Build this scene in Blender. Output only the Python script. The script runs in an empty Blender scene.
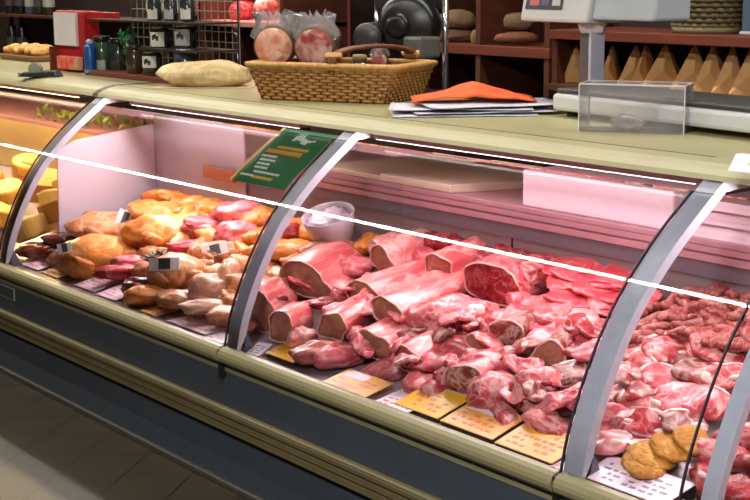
import bpy, bmesh, math, random
from mathutils import Vector, Matrix, noise, Euler
random.seed(7)
C = bpy.context.scene.collection
PI = math.pi
SC = bpy.context.scene

# ------------------------------------------------------------------ camera
CR = Vector((0.62134410, 0.78351095, -0.00648787))
CD = Vector((0.14817304, -0.12562776, -0.98094975))
CF = Vector((-0.76939993, 0.60854601, -0.19415327))
CP = Vector((0, -2.2, 1.56576)); FPX = 1400.0
cd = bpy.data.cameras.new('camera'); cam = bpy.data.objects.new('camera', cd); C.objects.link(cam)
cd.sensor_width = 36; cd.lens = 36*FPX/750; cd.clip_start = .05
m = Matrix.Identity(4)
for i in range(3):
    m[i][0] = CR[i]; m[i][1] = -CD[i]; m[i][2] = -CF[i]; m[i][3] = CP[i]
cam.matrix_world = m; SC.camera = cam
SC.view_settings.view_transform = 'Standard'; SC.view_settings.look = 'None'
SC.view_settings.gamma = 1; SC.view_settings.exposure = 0

def ray(u, v): return CR*((u-375)/FPX) + CD*((v-250)/FPX) + CF
def at_z(u, v, z): r = ray(u, v); return CP + r*((z-CP.z)/r.z)
def at_y(u, v, y): r = ray(u, v); return CP + r*((y-CP.y)/r.y)
def at_x(u, v, x): r = ray(u, v); return CP + r*((x-CP.x)/r.x)
HA, HB = .445, .42                      # surface of the heaped meat: z = HA + HB*y
def heap(u, v, up=0.):
    r = ray(u, v); t = (HA+up + HB*CP.y - CP.z)/(r.z - HB*r.y); return CP + r*t

# ------------------------------------------------------------------ materials
def s2l(c):
    return tuple((x/255/12.92 if x/255 <= .04045 else ((x/255+.055)/1.055)**2.4) for x in c)
MATS = {}
def mat(name, c, c2=None, scale=12, rough=.5, metal=0, bump=0, emit=0, spec=.5, stretch=(1, 1, 1), lin=False, coat=0):
    if name in MATS: return MATS[name]
    M = bpy.data.materials.new(name); M.use_nodes = True; MATS[name] = M
    nt = M.node_tree; b = nt.nodes['Principled BSDF']
    col = c if lin else s2l(c)
    b.inputs['Roughness'].default_value = rough; b.inputs['Metallic'].default_value = metal
    b.inputs['Specular IOR Level'].default_value = spec; b.inputs['Coat Weight'].default_value = coat
    b.inputs['Base Color'].default_value = (*col, 1)
    tc = nt.nodes.new('ShaderNodeTexCoord'); mp = nt.nodes.new('ShaderNodeMapping'); mp.inputs['Scale'].default_value = stretch
    nt.links.new(tc.outputs['Object'], mp.inputs['Vector'])
    nz = nt.nodes.new('ShaderNodeTexNoise'); nz.inputs['Scale'].default_value = scale; nz.inputs['Detail'].default_value = 5
    nt.links.new(mp.outputs['Vector'], nz.inputs['Vector'])
    cr = nt.nodes.new('ShaderNodeValToRGB'); cr.color_ramp.elements[0].position = .35; cr.color_ramp.elements[1].position = .65
    c2 = col if c2 is None else (c2 if lin else s2l(c2))
    if c2 == col: c2 = tuple(x*.9 for x in col)
    cr.color_ramp.elements[0].color = (*col, 1); cr.color_ramp.elements[1].color = (*c2, 1)
    nt.links.new(nz.outputs['Fac'], cr.inputs['Fac']); nt.links.new(cr.outputs['Color'], b.inputs['Base Color'])
    if bump:
        bp = nt.nodes.new('ShaderNodeBump'); bp.inputs['Strength'].default_value = bump; bp.inputs['Distance'].default_value = .01
        nt.links.new(nz.outputs['Fac'], bp.inputs['Height']); nt.links.new(bp.outputs['Normal'], b.inputs['Normal'])
    if emit:
        b.inputs['Emission Color'].default_value = (*col, 1); b.inputs['Emission Strength'].default_value = emit
    return M

def meat_mat(name, dark, mid, light, fat, scale=14, fatw=.05, stretch=(1, 1, 1), rough=.32, bump=.5, fscale=9, fatk=.7):
    """muscle colours broken up by pale seams of fat; every piece is given its own pattern by its random number"""
    M = bpy.data.materials.new(name); M.use_nodes = True; nt = M.node_tree; N = nt.nodes; L = nt.links
    b = N['Principled BSDF']; b.inputs['Roughness'].default_value = rough; b.inputs['Specular IOR Level'].default_value = .5
    tc = N.new('ShaderNodeTexCoord'); mp = N.new('ShaderNodeMapping'); mp.inputs['Scale'].default_value = stretch
    L.new(tc.outputs['Object'], mp.inputs['Vector'])
    oi = N.new('ShaderNodeObjectInfo'); mu = N.new('ShaderNodeMath'); mu.operation = 'MULTIPLY'; mu.inputs[1].default_value = 60
    L.new(oi.outputs['Random'], mu.inputs[0])
    def nz(sc, det, dist=.4):
        n = N.new('ShaderNodeTexNoise'); n.noise_dimensions = '4D'; n.inputs['Scale'].default_value = sc
        n.inputs['Detail'].default_value = det; n.inputs['Distortion'].default_value = dist
        L.new(mp.outputs['Vector'], n.inputs['Vector']); L.new(mu.outputs[0], n.inputs['W']); return n
    a = nz(scale, 9); f = nz(fscale, 4, 1.2)
    cr = N.new('ShaderNodeValToRGB'); e = cr.color_ramp.elements
    e[0].position = .3; e[0].color = (*s2l(dark), 1); e[1].position = .7; e[1].color = (*s2l(light), 1)
    k = e.new(.5); k.color = (*s2l(mid), 1)
    L.new(a.outputs['Fac'], cr.inputs['Fac'])
    s = N.new('ShaderNodeMath'); s.operation = 'SUBTRACT'; s.inputs[1].default_value = .5; L.new(f.outputs['Fac'], s.inputs[0])
    ab = N.new('ShaderNodeMath'); ab.operation = 'ABSOLUTE'; L.new(s.outputs[0], ab.inputs[0])
    mr = N.new('ShaderNodeMapRange'); mr.inputs['From Min'].default_value = 0; mr.inputs['From Max'].default_value = fatw*1.3; mr.interpolation_type = 'SMOOTHSTEP'
    mr.inputs['To Min'].default_value = fatk; mr.inputs['To Max'].default_value = 0
    L.new(ab.outputs[0], mr.inputs['Value'])
    mx = N.new('ShaderNodeMix'); mx.data_type = 'RGBA'; L.new(mr.outputs['Result'], mx.inputs['Factor'])
    L.new(cr.outputs['Color'], mx.inputs['A']); mx.inputs['B'].default_value = (*s2l(fat), 1)
    L.new(mx.outputs['Result'], b.inputs['Base Color'])
    big = nz(scale*.32, 3, .6); br = N.new('ShaderNodeMapRange'); br.inputs['From Min'].default_value = .38; br.inputs['From Max'].default_value = .66
    br.inputs['To Min'].default_value = 0; br.inputs['To Max'].default_value = .55; L.new(big.outputs['Fac'], br.inputs['Value'])
    m2 = N.new('ShaderNodeMix'); m2.data_type = 'RGBA'; L.new(br.outputs['Result'], m2.inputs['Factor']); L.new(mx.outputs['Result'], m2.inputs['A']); m2.inputs['B'].default_value = (*s2l(dark), 1)
    L.new(m2.outputs['Result'], b.inputs['Base Color'])
    bp = N.new('ShaderNodeBump'); bp.inputs['Strength'].default_value = bump; bp.inputs['Distance'].default_value = .008
    L.new(a.outputs['Fac'], bp.inputs['Height']); L.new(bp.outputs['Normal'], b.inputs['Normal'])
    MATS[name] = M; return M

def glass_mat(name, tint=(1, 1, 1), ior=1.45, rough=0., refl=1.0, haze=0.):
    M = bpy.data.materials.new(name); M.use_nodes = True; nt = M.node_tree; N = nt.nodes; L = nt.links
    N.remove(N['Principled BSDF']); out = N['Material Output']
    t = N.new('ShaderNodeBsdfTransparent'); t.inputs['Color'].default_value = (*tint, 1)
    g = N.new('ShaderNodeBsdfGlossy'); g.inputs['Roughness'].default_value = rough
    fr = N.new('ShaderNodeFresnel'); fr.inputs['IOR'].default_value = ior
    mu = N.new('ShaderNodeMath'); mu.operation = 'MULTIPLY'; mu.inputs[1].default_value = refl; L.new(fr.outputs[0], mu.inputs[0])
    mx = N.new('ShaderNodeMixShader'); L.new(mu.outputs[0], mx.inputs[0])
    if haze:
        d = N.new('ShaderNodeBsdfDiffuse'); d.inputs['Color'].default_value = (.86, .84, .85, 1)
        hm = N.new('ShaderNodeMixShader'); hm.inputs[0].default_value = haze; L.new(t.outputs[0], hm.inputs[1]); L.new(d.outputs[0], hm.inputs[2]); L.new(hm.outputs[0], mx.inputs[1])
    else: L.new(t.outputs[0], mx.inputs[1])
    L.new(g.outputs[0], mx.inputs[2])
    L.new(mx.outputs[0], out.inputs['Surface']); MATS[name] = M; return M

def emit_mat(name, col, strength):
    M = bpy.data.materials.new(name); M.use_nodes = True; nt = M.node_tree; N = nt.nodes
    b = N['Principled BSDF']; b.inputs['Base Color'].default_value = (.8, .8, .8, 1)
    b.inputs['Emission Color'].default_value = (*col, 1); b.inputs['Emission Strength'].default_value = strength
    MATS[name] = M; return M

# ------------------------------------------------------------------ mesh helpers
class MB:
    def __init__(s): s.v = []; s.f = []
    def add(s, vs, fs):
        o = len(s.v); s.v += [tuple(x) for x in vs]; s.f += [tuple(i+o for i in f) for f in fs]; return s
    def box(s, a, b):
        x0, y0, z0 = a; x1, y1, z1 = b
        return s.add([(x0,y0,z0),(x1,y0,z0),(x1,y1,z0),(x0,y1,z0),(x0,y0,z1),(x1,y0,z1),(x1,y1,z1),(x0,y1,z1)],
                     [(0,3,2,1),(4,5,6,7),(0,1,5,4),(1,2,6,5),(2,3,7,6),(3,0,4,7)])
    def hexa(s, p):  # 8 points, bottom 4 ccw then top 4
        return s.add(p, [(0,3,2,1),(4,5,6,7),(0,1,5,4),(1,2,6,5),(2,3,7,6),(3,0,4,7)])
    def prism(s, prof, x0, x1):      # closed (y,z) profile extruded along X
        n = len(prof)
        vs = [(x0, y, z) for y, z in prof] + [(x1, y, z) for y, z in prof]
        fs = [(i, (i+1) % n, n+(i+1) % n, n+i) for i in range(n)] + [tuple(range(n-1, -1, -1)), tuple(range(n, 2*n))]
        return s.add(vs, fs)
    def tube(s, pts, r, seg=10, caps=True):
        pts = [Vector(p) for p in pts]; rs = r if isinstance(r, (list, tuple)) else [r]*len(pts)
        up = None; vs = []; fs = []
        for i, p in enumerate(pts):
            t = (pts[min(i+1, len(pts)-1)] - pts[max(i-1, 0)]).normalized()
            if up is None: up = Vector((0, 0, 1)) if abs(t.z) < .9 else Vector((1, 0, 0))
            a = t.cross(up).normalized(); up = a.cross(t).normalized()
            for k in range(seg):
                q = 2*PI*k/seg; vs.append(p + (a*math.cos(q) + up*math.sin(q))*rs[i])
        for i in range(len(pts)-1):
            for k in range(seg):
                fs.append((i*seg+k, i*seg+(k+1) % seg, (i+1)*seg+(k+1) % seg, (i+1)*seg+k))
        if caps:
            fs.append(tuple(range(seg-1, -1, -1))); o = (len(pts)-1)*seg; fs.append(tuple(o+k for k in range(seg)))
        return s.add(vs, fs)
    def lathe(s, prof, seg=20, c=(0, 0, 0)):   # (r,z) from bottom to top
        vs = []; fs = []
        for r, z in prof:
            for k in range(seg):
                q = 2*PI*k/seg; vs.append((c[0]+r*math.cos(q), c[1]+r*math.sin(q), c[2]+z))
        for i in range(len(prof)-1):
            for k in range(seg):
                fs.append((i*seg+k, i*seg+(k+1) % seg, (i+1)*seg+(k+1) % seg, (i+1)*seg+k))
        fs.append(tuple(range(seg-1, -1, -1))); o = (len(prof)-1)*seg; fs.append(tuple(o+k for k in range(seg)))
        return s.add(vs, fs)
    def mesh(s, name, material, smooth=False):
        me = bpy.data.meshes.new(name); me.from_pydata(s.v, [], s.f); me.materials.append(material)
        bm = bmesh.new(); bm.from_mesh(me); bmesh.ops.recalc_face_normals(bm, faces=bm.faces); bm.to_mesh(me); bm.free()
        if smooth:
            for p in me.polygons: p.use_smooth = True
        return me
    def build(s, name, material, parent=None, smooth=False, bevel=0, seg=2, world=True):
        me = s.mesh(name, material, smooth)
        o = bpy.data.objects.new(name, me); C.objects.link(o)
        if parent is not None:
            o.parent = parent
        if bevel:
            b = o.modifiers.new('bevel', 'BEVEL'); b.width = bevel; b.segments = seg; b.limit_method = 'ANGLE'
        return o

def tag(o, label=None, cat=None, group=None, kind=None):
    if label: o['label'] = label
    if cat: o['category'] = cat
    if group: o['group'] = group
    if kind: o['kind'] = kind
    return o
def thing(name, label, cat, loc=(0, 0, 0), rot=(0, 0, 0), group=None):
    o = bpy.data.objects.new(name, None); C.objects.link(o); o.empty_display_size = .05
    o.location = loc; o.rotation_euler = rot if not isinstance(rot, (int, float)) else (0, 0, rot)
    return tag(o, label, cat, group)
def link(name, me, parent=None, loc=None, rot=None, scale=None):
    o = bpy.data.objects.new(name, me); C.objects.link(o)
    if parent is not None: o.parent = parent
    if loc is not None: o.location = loc
    if rot is not None: o.rotation_euler = rot
    if scale is not None: o.scale = scale if not isinstance(scale, (int, float)) else (scale,)*3
    return o
def dup(o, loc, rot=None, scale=None, label=None, group=None):
    r = o.copy(); C.objects.link(r); r.location = loc
    if rot is not None: r.rotation_euler = rot
    if scale is not None: r.scale = scale if not isinstance(scale, (int, float)) else (scale,)*3
    if label: r['label'] = label
    if group: r['group'] = group
    for ch in list(o.children):
        c = ch.copy(); C.objects.link(c); c.parent = r
        for g in list(ch.children):
            d = g.copy(); C.objects.link(d); d.parent = c
    return r

def blob(name, material, sx, sy, sz, seed=0, amp=.2, freq=1.6, sub=4, square=2.0, flat=.6, fine=.05):
    bm = bmesh.new(); bmesh.ops.create_icosphere(bm, subdivisions=sub, radius=1)
    off = Vector((seed*3.17, seed*1.31, seed*2.53))
    for v in bm.verts:
        d = v.co.normalized()
        q = (abs(d.x)**square + abs(d.y)**square + abs(d.z)**square)**(-1/square)
        n = noise.noise(d*freq + off)*amp + noise.noise(d*freq*2.7 + off)*amp*.45 + noise.noise(d*freq*7 + off)*fine
        p = d*q*(1+n)
        if p.z < -flat: p.z = -flat + (p.z+flat)*.1
        v.co = Vector((p.x*sx, p.y*sy, p.z*sz))
    me = bpy.data.meshes.new(name); bm.to_mesh(me); bm.free(); me.materials.append(material)
    for p in me.polygons: p.use_smooth = True
    return me

def loin_meshes(rx, rz, L, seed, amp=.14, taper=.9, lobes=.12):
    rx *= 1.12; rz *= 1.08; L *= .8
    """joint of meat lying along +Y, its cut end at y=0: body, cut disc, rim of fat"""
    NS, NR = 36, 20; off = Vector((seed*2.3, seed*.7, seed*1.9)); vs = []; fs = []
    def ring(t, y, sc=1.0):
        out = []
        for k in range(NS):
            q = 2*PI*k/NS; c, s_ = math.cos(q), math.sin(q)
            n = noise.noise(Vector((c*1.1, s_*1.1, y*5)) + off)*amp*2 + noise.noise(Vector((c*3, s_*3, y*14)) + off)*amp*.6
            e = (abs(c)**2.4 + abs(s_)**2.4)**(-1/2.4)
            rr = sc*e*(1 + n + lobes*math.cos(2*q+seed))
            x, z = c*rx*rr, s_*rz*rr
            if z < -rz*.75: z = -rz*.75 + (z+rz*.75)*.2
            out.append((x, z))
        return out
    for i in range(NR):
        t = i/(NR-1); y = L*t
        sc = 1.0 - (1-taper)*t
        if t > .8: sc *= math.sqrt(max(.02, 1-((t-.8)/.2)**2))
        if i == 0: sc *= .97
        for x, z in ring(t, y if i else .0, sc): vs.append((x, y + .012*noise.noise(Vector((x*20, z*20, seed))), z))
    for i in range(NR-1):
        for k in range(NS): fs.append((i*NS+k, (i+1)*NS+k, (i+1)*NS+(k+1) % NS, i*NS+(k+1) % NS))
    fs.append(tuple((NR-1)*NS+k for k in range(NS)))
    body = MB().add(vs, fs)
    r0 = ring(0, 0, .97)
    disc = MB(); dv = []; df = []
    for j in range(5):
        s_ = .985*(1-j/5)
        for x, z in r0: dv.append((x*s_, -.009 + .010*s_*s_*s_ - .004*noise.noise(Vector((x*25, z*25, seed+5))), z*s_))
    dv.append((0, -.009, 0))
    for j in range(4):
        for k in range(NS): df.append((j*NS+k, j*NS+(k+1) % NS, (j+1)*NS+(k+1) % NS, (j+1)*NS+k))
    for k in range(NS): df.append((4*NS+k, 4*NS+(k+1) % NS, 5*NS))
    disc.add(dv, df)
    rim = MB().tube([(x*.985, -.002 + .012*noise.noise(Vector((x*20, z*20, seed))), z*.985) for x, z in r0+[r0[0]]],
                    [.0028+.002*abs(noise.noise(Vector((x*30, z*30, seed+2)))) for x, z in r0+[r0[0]]], 6, False)
    return body, disc, rim

# ------------------------------------------------------------------ palettes
tan = mat('tan_plastic', (132, 125, 90), (126, 119, 85), 3, .38)
tan_lip = mat('tan_plastic_lip', (166, 160, 118), (160, 153, 111), 3, .35)
panel_grey = mat('slate_panel', (58, 67, 74), (55, 63, 70), 4, .45)
bumper = mat('olive_bumper', (100, 88, 58), (94, 82, 54), 6, .5)
bumper_hi = mat('olive_bumper_edge', (124, 117, 88), None, 6, .4)  # paler tone: painted highlight on the bumper top, also colours the seam strip
kick_m = mat('kick_band', (66, 63, 52), None, 6, .5)
black = mat('black_rubber', (16, 15, 15), None, 6, .55)
steel = mat('brushed_steel', (150, 146, 152), (135, 131, 138), 40, .35, .7, stretch=(.05, 1, 1))
post_m = mat('grey_anodised_post', (186, 186, 198), (178, 178, 192), 30, .35, .15)
deck_m = mat('steel_deck', (190, 172, 180), (178, 160, 170), 30, .3, .4)
white_pl = mat('white_plastic_panel', (206, 190, 202), (200, 184, 197), 2, .4)
ledge_pink = mat('rose_ledge', (205, 150, 160), (190, 135, 146), 5, .4)
ledge_grey = mat('grey_ledge', (118, 106, 116), (110, 98, 108), 5, .45)
inner_wall = mat('case_back_wall', (150, 128, 130), (138, 116, 120), 4, .5)
glass = glass_mat('case_glass', (.985, .992, .988))
clear = glass_mat('clear_plastic', (.985, .975, .98), 1.4, 0., .7, .07)
lamp_pink = emit_mat('canopy_lamp_pink', (1, .80, .88), 1.5)
lamp_warm = emit_mat('canopy_lamp_warm', (1, .78, .42), 4)
strip_m = emit_mat('ceiling_strip', (1, .97, .93), 22)
wood = mat('dark_wood', (84, 42, 26), (70, 34, 20), 6, .5, stretch=(.3, 1, 3))
wood_d = mat('very_dark_wood', (40, 22, 16), (32, 18, 13), 6, .55)
wood_red = mat('reddish_wood', (112, 50, 28), (96, 42, 24), 6, .5, stretch=(.3, 1, 3))

meat_mat('pork_pink', (150, 34, 48), (214, 88, 100), (232, 126, 132), (240, 170, 168), 24, .05, fscale=16)
meat_mat('pork_pale', (206, 100, 104), (224, 130, 130), (234, 158, 154), (240, 190, 184), 18, .05, fscale=14)
meat_mat('beef_red', (108, 12, 22), (164, 28, 42), (196, 58, 66), (220, 120, 120), 26, .04, fscale=18)
meat_mat('loin_body', (190, 62, 70), (226, 106, 110), (238, 144, 142), (242, 180, 174), 18, .05, (1, .3, 1), fscale=14)
meat_mat('cut_brown', (150, 88, 70), (172, 108, 88), (186, 124, 102), (194, 138, 118), 26, .02, bump=.15)
meat_mat('cut_rosy', (156, 70, 62), (184, 98, 88), (200, 120, 108), (216, 150, 138), 22, .03, bump=.15)
meat_mat('bony_cut', (86, 26, 24), (134, 46, 46), (172, 84, 80), (214, 176, 164), 28, .07, bump=.6, fscale=18)
meat_mat('fatty_chop', (140, 22, 38), (192, 56, 68), (214, 100, 104), (230, 184, 176), 22, .07, bump=.6, fscale=20)
meat_mat('slice_red', (196, 40, 58), (218, 66, 80), (230, 98, 106), (238, 146, 148), 12, .03, bump=.3)
meat_mat('sausage', (120, 40, 40), (160, 62, 58), (186, 90, 82), (206, 140, 128), 50, .05, rough=.4, bump=.8, fscale=34)
meat_mat('chicken_gold', (190, 92, 26), (230, 138, 54), (244, 170, 88), (246, 192, 122), 16, .04, rough=.35, bump=.8)
meat_mat('chicken_tan', (162, 86, 46), (208, 128, 80), (230, 164, 118), (238, 192, 154), 16, .05, rough=.35, bump=.7)
meat_mat('chicken_pale', (190, 122, 96), (214, 156, 128), (228, 182, 156), (236, 202, 180), 12, .05, rough=.35, bump=.5)
meat_mat('turkey_pink', (206, 80, 92), (224, 112, 120), (236, 144, 146), (242, 176, 174), 12, .04, rough=.3, bump=.4)
meat_mat('liver_dark', (84, 22, 18), (120, 40, 30), (150, 64, 46), (176, 98, 76), 14, .03, rough=.25, bump=.5)
meat_mat('breaded', (156, 94, 22), (186, 122, 38), (204, 148, 62), (220, 174, 94), 70, .03, rough=.7, bump=.9)
fat_m = mat('white_fat', (248, 224, 214), (240, 206, 198), 20, .35, bump=.2)
bone_m = mat('bone', (236, 220, 204), (214, 180, 168), 30, .4)
rim_m = mat('fat_rim', (238, 182, 168), (222, 146, 138), 30, .35)

# ------------------------------------------------------------------ the glass profile (y,z), measured once, shared by every bay
PRF = [(-.004,.440),(.008,.505),(.028,.570),(.066,.658),(.116,.752),(.168,.828),(.205,.868),(.275,.940),(.36,1.008),(.463,1.084)]
def catmull(P, n=5):
    out = []
    for i in range(len(P)-1):
        a = P[max(i-1, 0)]; b = P[i]; c = P[i+1]; d = P[min(i+2, len(P)-1)]
        for k in range(n):
            t = k/n
            out.append(tuple(.5*((2*b[j]) + (-a[j]+c[j])*t + (2*a[j]-5*b[j]+4*c[j]-d[j])*t*t + (-a[j]+3*b[j]-3*c[j]+d[j])*t**3) for j in (0, 1)))
    out.append(P[-1]); return out
P0 = catmull(PRF)
for _ in range(12):   # fair the curve so that the pane reflects smoothly
    P0 = [P0[0]] + [tuple((P0[i-1][j]+2*P0[i][j]+P0[i+1][j])/4 for j in (0, 1)) for i in range(1, len(P0)-1)] + [P0[-1]]
PX = P0 + [(.485,1.0865),(.505,1.0885),(.53,1.0895),(.56,1.090),(.60,1.090)]     # the posts run on under the slab
def inset(d, P=None):
    P = P or P0; out = []
    for i, (y, z) in enumerate(P):
        a = P[max(i-1, 0)]; b = P[min(i+1, len(P)-1)]; ty, tz = b[0]-a[0], b[1]-a[1]; l = math.hypot(ty, tz)
        out.append((y + tz/l*d, z - ty/l*d))
    return out
def curved(mb, d0, d1, x0, x1, lo=0, hi=-2, P=None):
    A = inset(d0, P)[lo:hi]; B = inset(d1, P)[lo:hi]; n = len(A)
    def sheet(P, xa, Q, xb):
        mb.add([(xa, *p) for p in P] + [(xb, *p) for p in Q], [(i, i+1, n+i+1, n+i) for i in range(n-1)])
    sheet(A, x0, A, x1); sheet(B, x1, B, x0); sheet(A, x0, B, x0); sheet(A, x1, B, x1)   # faces kept apart so each is shaded by its own curve
    for k in (0, n-1): mb.add([(x0, *A[k]), (x1, *A[k]), (x1, *B[k]), (x0, *B[k])], [(0, 1, 2, 3)])
    return mb

BAYS = [-8.2, -5.194, -3.526, -2.110, -1.0]
UNIT = ['display counter bay at far left, lit yellow, with cheese behind its glass',
        'display counter bay with poultry and a white divider behind its glass',
        'middle display counter bay with pork loins, boards and white block behind its glass',
        'display counter bay at far right with mince sausages behind its glass']
rail_prof = [(.012,.405),(.012,.452),(.002,.455),(-.012,.453),(-.024,.447),(-.031,.437),(-.033,.427),(-.030,.415),(-.020,.405)]
bump_prof = [(.004,.186),(-.014,.186),(-.018,.190),(-.018,.205),(-.012,.209),(-.012,.213),(-.021,.217),(-.021,.230),(-.013,.234),(-.013,.238),(-.024,.242),(-.025,.254),(-.018,.262),(.004,.264)]
deck_prof = [(.013,.436),(.13,.436),(.70,.625),(.70,.600),(.13,.408),(.013,.408)]
for i in range(4):
    x0, x1 = BAYS[i], BAYS[i+1]; W = x1-x0
    u = thing('display_counter', UNIT[i], 'display counter', (x0, 0, 0))
    MB().prism(rail_prof, .008, W-.001).build('front_rail', tan, u, bevel=.002)
    b = MB(); b.box((.0003, -.024, .36), (.007, .006, .447))
    if i: b.build('rail_clip', black, u)
    MB().box((.001, -.004, .376), (W-.001, .01, .389)).build('seam_strip', bumper_hi, u)
    MB().box((.001, .0, .262), (W-.001, .02, .402)).build('front_panel', panel_grey, u)
    bb = MB().prism(bump_prof, .001, W-.001).build('bumper_rail', bumper, u)
    MB().box((.001, -.0245, .2565), (W-.001, -.012, .265)).build('bumper_edge', bumper_hi, bb, bevel=.003)  # pale strip paints the highlight along the top of the bumper
    MB().box((.001, .012, .160), (W-.001, .02, .187)).build('recess', black, u)
    MB().box((.001, .0, .02), (W-.001, .02, .163)).build('lower_panel', panel_grey, u)
    MB().box((.001, -.014, .0), (W-.001, .02, .02)).build('kick_band', kick_m, u, bevel=.004)
    MB().box((.001, 1.27, 0), (W-.001, 1.29, .86)).build('rear_panel', panel_grey, u)
    MB().prism(deck_prof, .001, W-.001).build('display_deck', deck_m, u)
    led = MB().box((.001, .70, .862), (W-.001, 1.30, .880)).build('rear_ledge', ledge_pink, u, bevel=.003)
    f = MB(); f.box((.001, .696, .846), (W-.001, .712, .8615)); f.box((.001, .704, .840), (W-.001, .712, .846)); f.box((.001, .694, .822), (W-.001, .712, .840))
    f.build('ledge_fascia', ledge_pink, led)
    MB().box((.001, .700, .778), (W-.001, .712, .822)).build('ledge_rail', ledge_grey, led)
    bw = MB().box((.001, .705, .60), (W-.001, .715, .80)).build('back_wall', inner_wall, u)
    if i == 2:
        MB().box((.52, .702, .64), (.526, .7052, .79)).build('wall_joint', black, bw)
    if i == 1:
        q = at_y(15, 296, 0).x - x0
        npl = MB().box((max(.004, q-.16), -.004, .318), (q, .0, .368)).build('name_plate', mat('plate_rim', (150, 152, 150), None, 5, .4), u, bevel=.001)
        MB().box((max(.009, q-.155), -.0048, .3225), (q-.005, -.004, .3635)).build('plate_face', mat('plate_face', (58, 62, 62), None, 5, .4), npl)
        MB().prism([(.24,.475),(.25,.88),(.33,.915),(.689,.957),(.689,.64)], .055, .063).build('divider', white_pl, u)
        MB().box((.064, .690, .627), (.74, .699, 1.0)).build('back_screen', white_pl, u, bevel=.002)
    if i == 0:
        MB().box((.02, .690, .627), (W-.02, .699, .86)).build('back_screen', mat('cream_screen', (236, 206, 150), None, 3, .5), u)
    # panes: one per bay, two in the last
    ends = [(0, W)] if i < 3 else [(0, .335), (.335, W)]
    for a, c in ends:
        g = curved(MB(), 0, .006, a+.005, c-.002).build('glass_pane', glass, u, smooth=True)
        if a > 0 or i:
            curved(MB(), -.0008, .005, a+.0006, a+.005).build('edge_seal', mat('seal_grey', (46, 44, 50), None, 6, .5), g)
    if i:
        po = curved(MB(), .008, .034, .004, .062, 1, None, PX).build('post', post_m, u, smooth=True)
        MB().add([(.062,.01,.437),(.062,.075,.437),(.062,.045,.50),(.055,.01,.437),(.055,.075,.437),(.055,.045,.50)],
                 [(0,1,2),(5,4,3),(0,3,4,1),(1,4,5,2),(2,5,3,0)]).build('foot_bracket', mat('bracket_grey', (96, 96, 112), None, 9, .4, .4), po)
    if i == 3:
        curved(MB(), .008, .03, .385, .425, 1, None, PX).build('post', post_m, u, smooth=True)
    # lamp under the canopy
    l0, l1 = {0: (.2, W-.25), 1: (.20, W-.30), 2: (.10, W-.05), 3: (.12, W-.05)}[i]
    lm = MB().box((l0, .505, 1.058), (l1, .60, 1.079)).build('lamp_housing', mat('lamp_housing', (150, 120, 130), None, 5, .4), u)
    MB().tube([(l0+.01, .512, 1.058), (l1-.01, .512, 1.058)], .0042, 10).build('lamp_tube', lamp_warm if i == 0 else lamp_pink, lm, smooth=True)
    ld = bpy.data.lights.new('canopy_light', 'AREA'); ld.shape = 'RECTANGLE'; ld.size = l1-l0; ld.size_y = .07
    ld.energy = (13.5 if i > 1 else 20. if i else 24.)*(l1-l0); ld.color = (1, .86, .88) if i else (1, .72, .36)
    lo = bpy.data.objects.new('canopy_light', ld); C.objects.link(lo); lo.location = (x0+(l0+l1)/2, .53, 1.050); lo.rotation_euler = (math.radians(-62), 0, 0)
    l2 = ld.copy(); l2.energy = (1.0 if i else 3.)*(l1-l0); l2.size_y = .04
    lo = bpy.data.objects.new('canopy_light_rear', l2); C.objects.link(lo); lo.location = (x0+(l0+l1)/2, .60, 1.050); lo.rotation_euler = (math.radians(38), 0, 0)

ct = thing('countertop', 'long tan countertop slab running over all the glass bays', 'countertop', (-8.2, 0, 1.084))
WT = 7.2
lip = [(.456,-.004),(.463,.008),(.482,.019),(.512,.029),(.552,.036),(1.18,.036),(1.18,.004),(.60,.004),(.50,-.001)]
MB().prism(lip, 0, WT).build('slab', tan_lip, ct)
MB().box((3.0, .553, .0355), (6.06, .557, .0368)).build('groove', black, ct)
sm = [(.4545,-.006),(.4615,.0085),(.481,.0198),(.5115,.0299),(.552,.0369),(.74,.0369),(.74,.034),(.50,.0)]
MB().prism(sm, 2.985, 3.028).build('seam_cover', mat('seam_dark', (70, 66, 52), None, 5, .5), ct)

# ------------------------------------------------------------------ meat in the bays
RIGHT = math.radians(51.6)          # the way across the photograph, as a heading
def ppm(P): return FPX/((P-CP).dot(CF))
TOPS = []                            # footprints already taken (x, y, r)
def taken(P, r=0): return any((P.x-a)**2+(P.y-b)**2 < (c+r)**2 for a, b, c in TOPS)
_sd = [0]
def seed(): _sd[0] += 1; return _sd[0]*1.37
def piece(name, label, cat, mt, u, v, w, h, dep=None, rz=0, tilt=0, roll=0, up=-.02, sub=4, group=None, amp=.2, freq=1.6, square=2.3, fine=.05, hold=True):
    P = heap(u, v, up); k = ppm(P); sx, sz = w/2/k, h/2/k; sy = (dep/2/k) if dep else sx*.75
    o = link(name, blob(name, MATS[mt], sx, sy, sz, seed(), amp, freq, sub, square, .75, fine), None, P, (tilt, roll, RIGHT+rz))
    if hold: TOPS.append((P.x, P.y, min(sx, sy)*.8))
    return tag(o, label, cat, group)
def dot(parent, name, mt, loc, s, rot=(0, 0, 0), sd=0):
    return link(name, blob(name, MATS[mt] if isinstance(mt, str) else mt, *s, sd, .15, 1.5, 3, 2.2, .9), parent, loc, rot)

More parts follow.
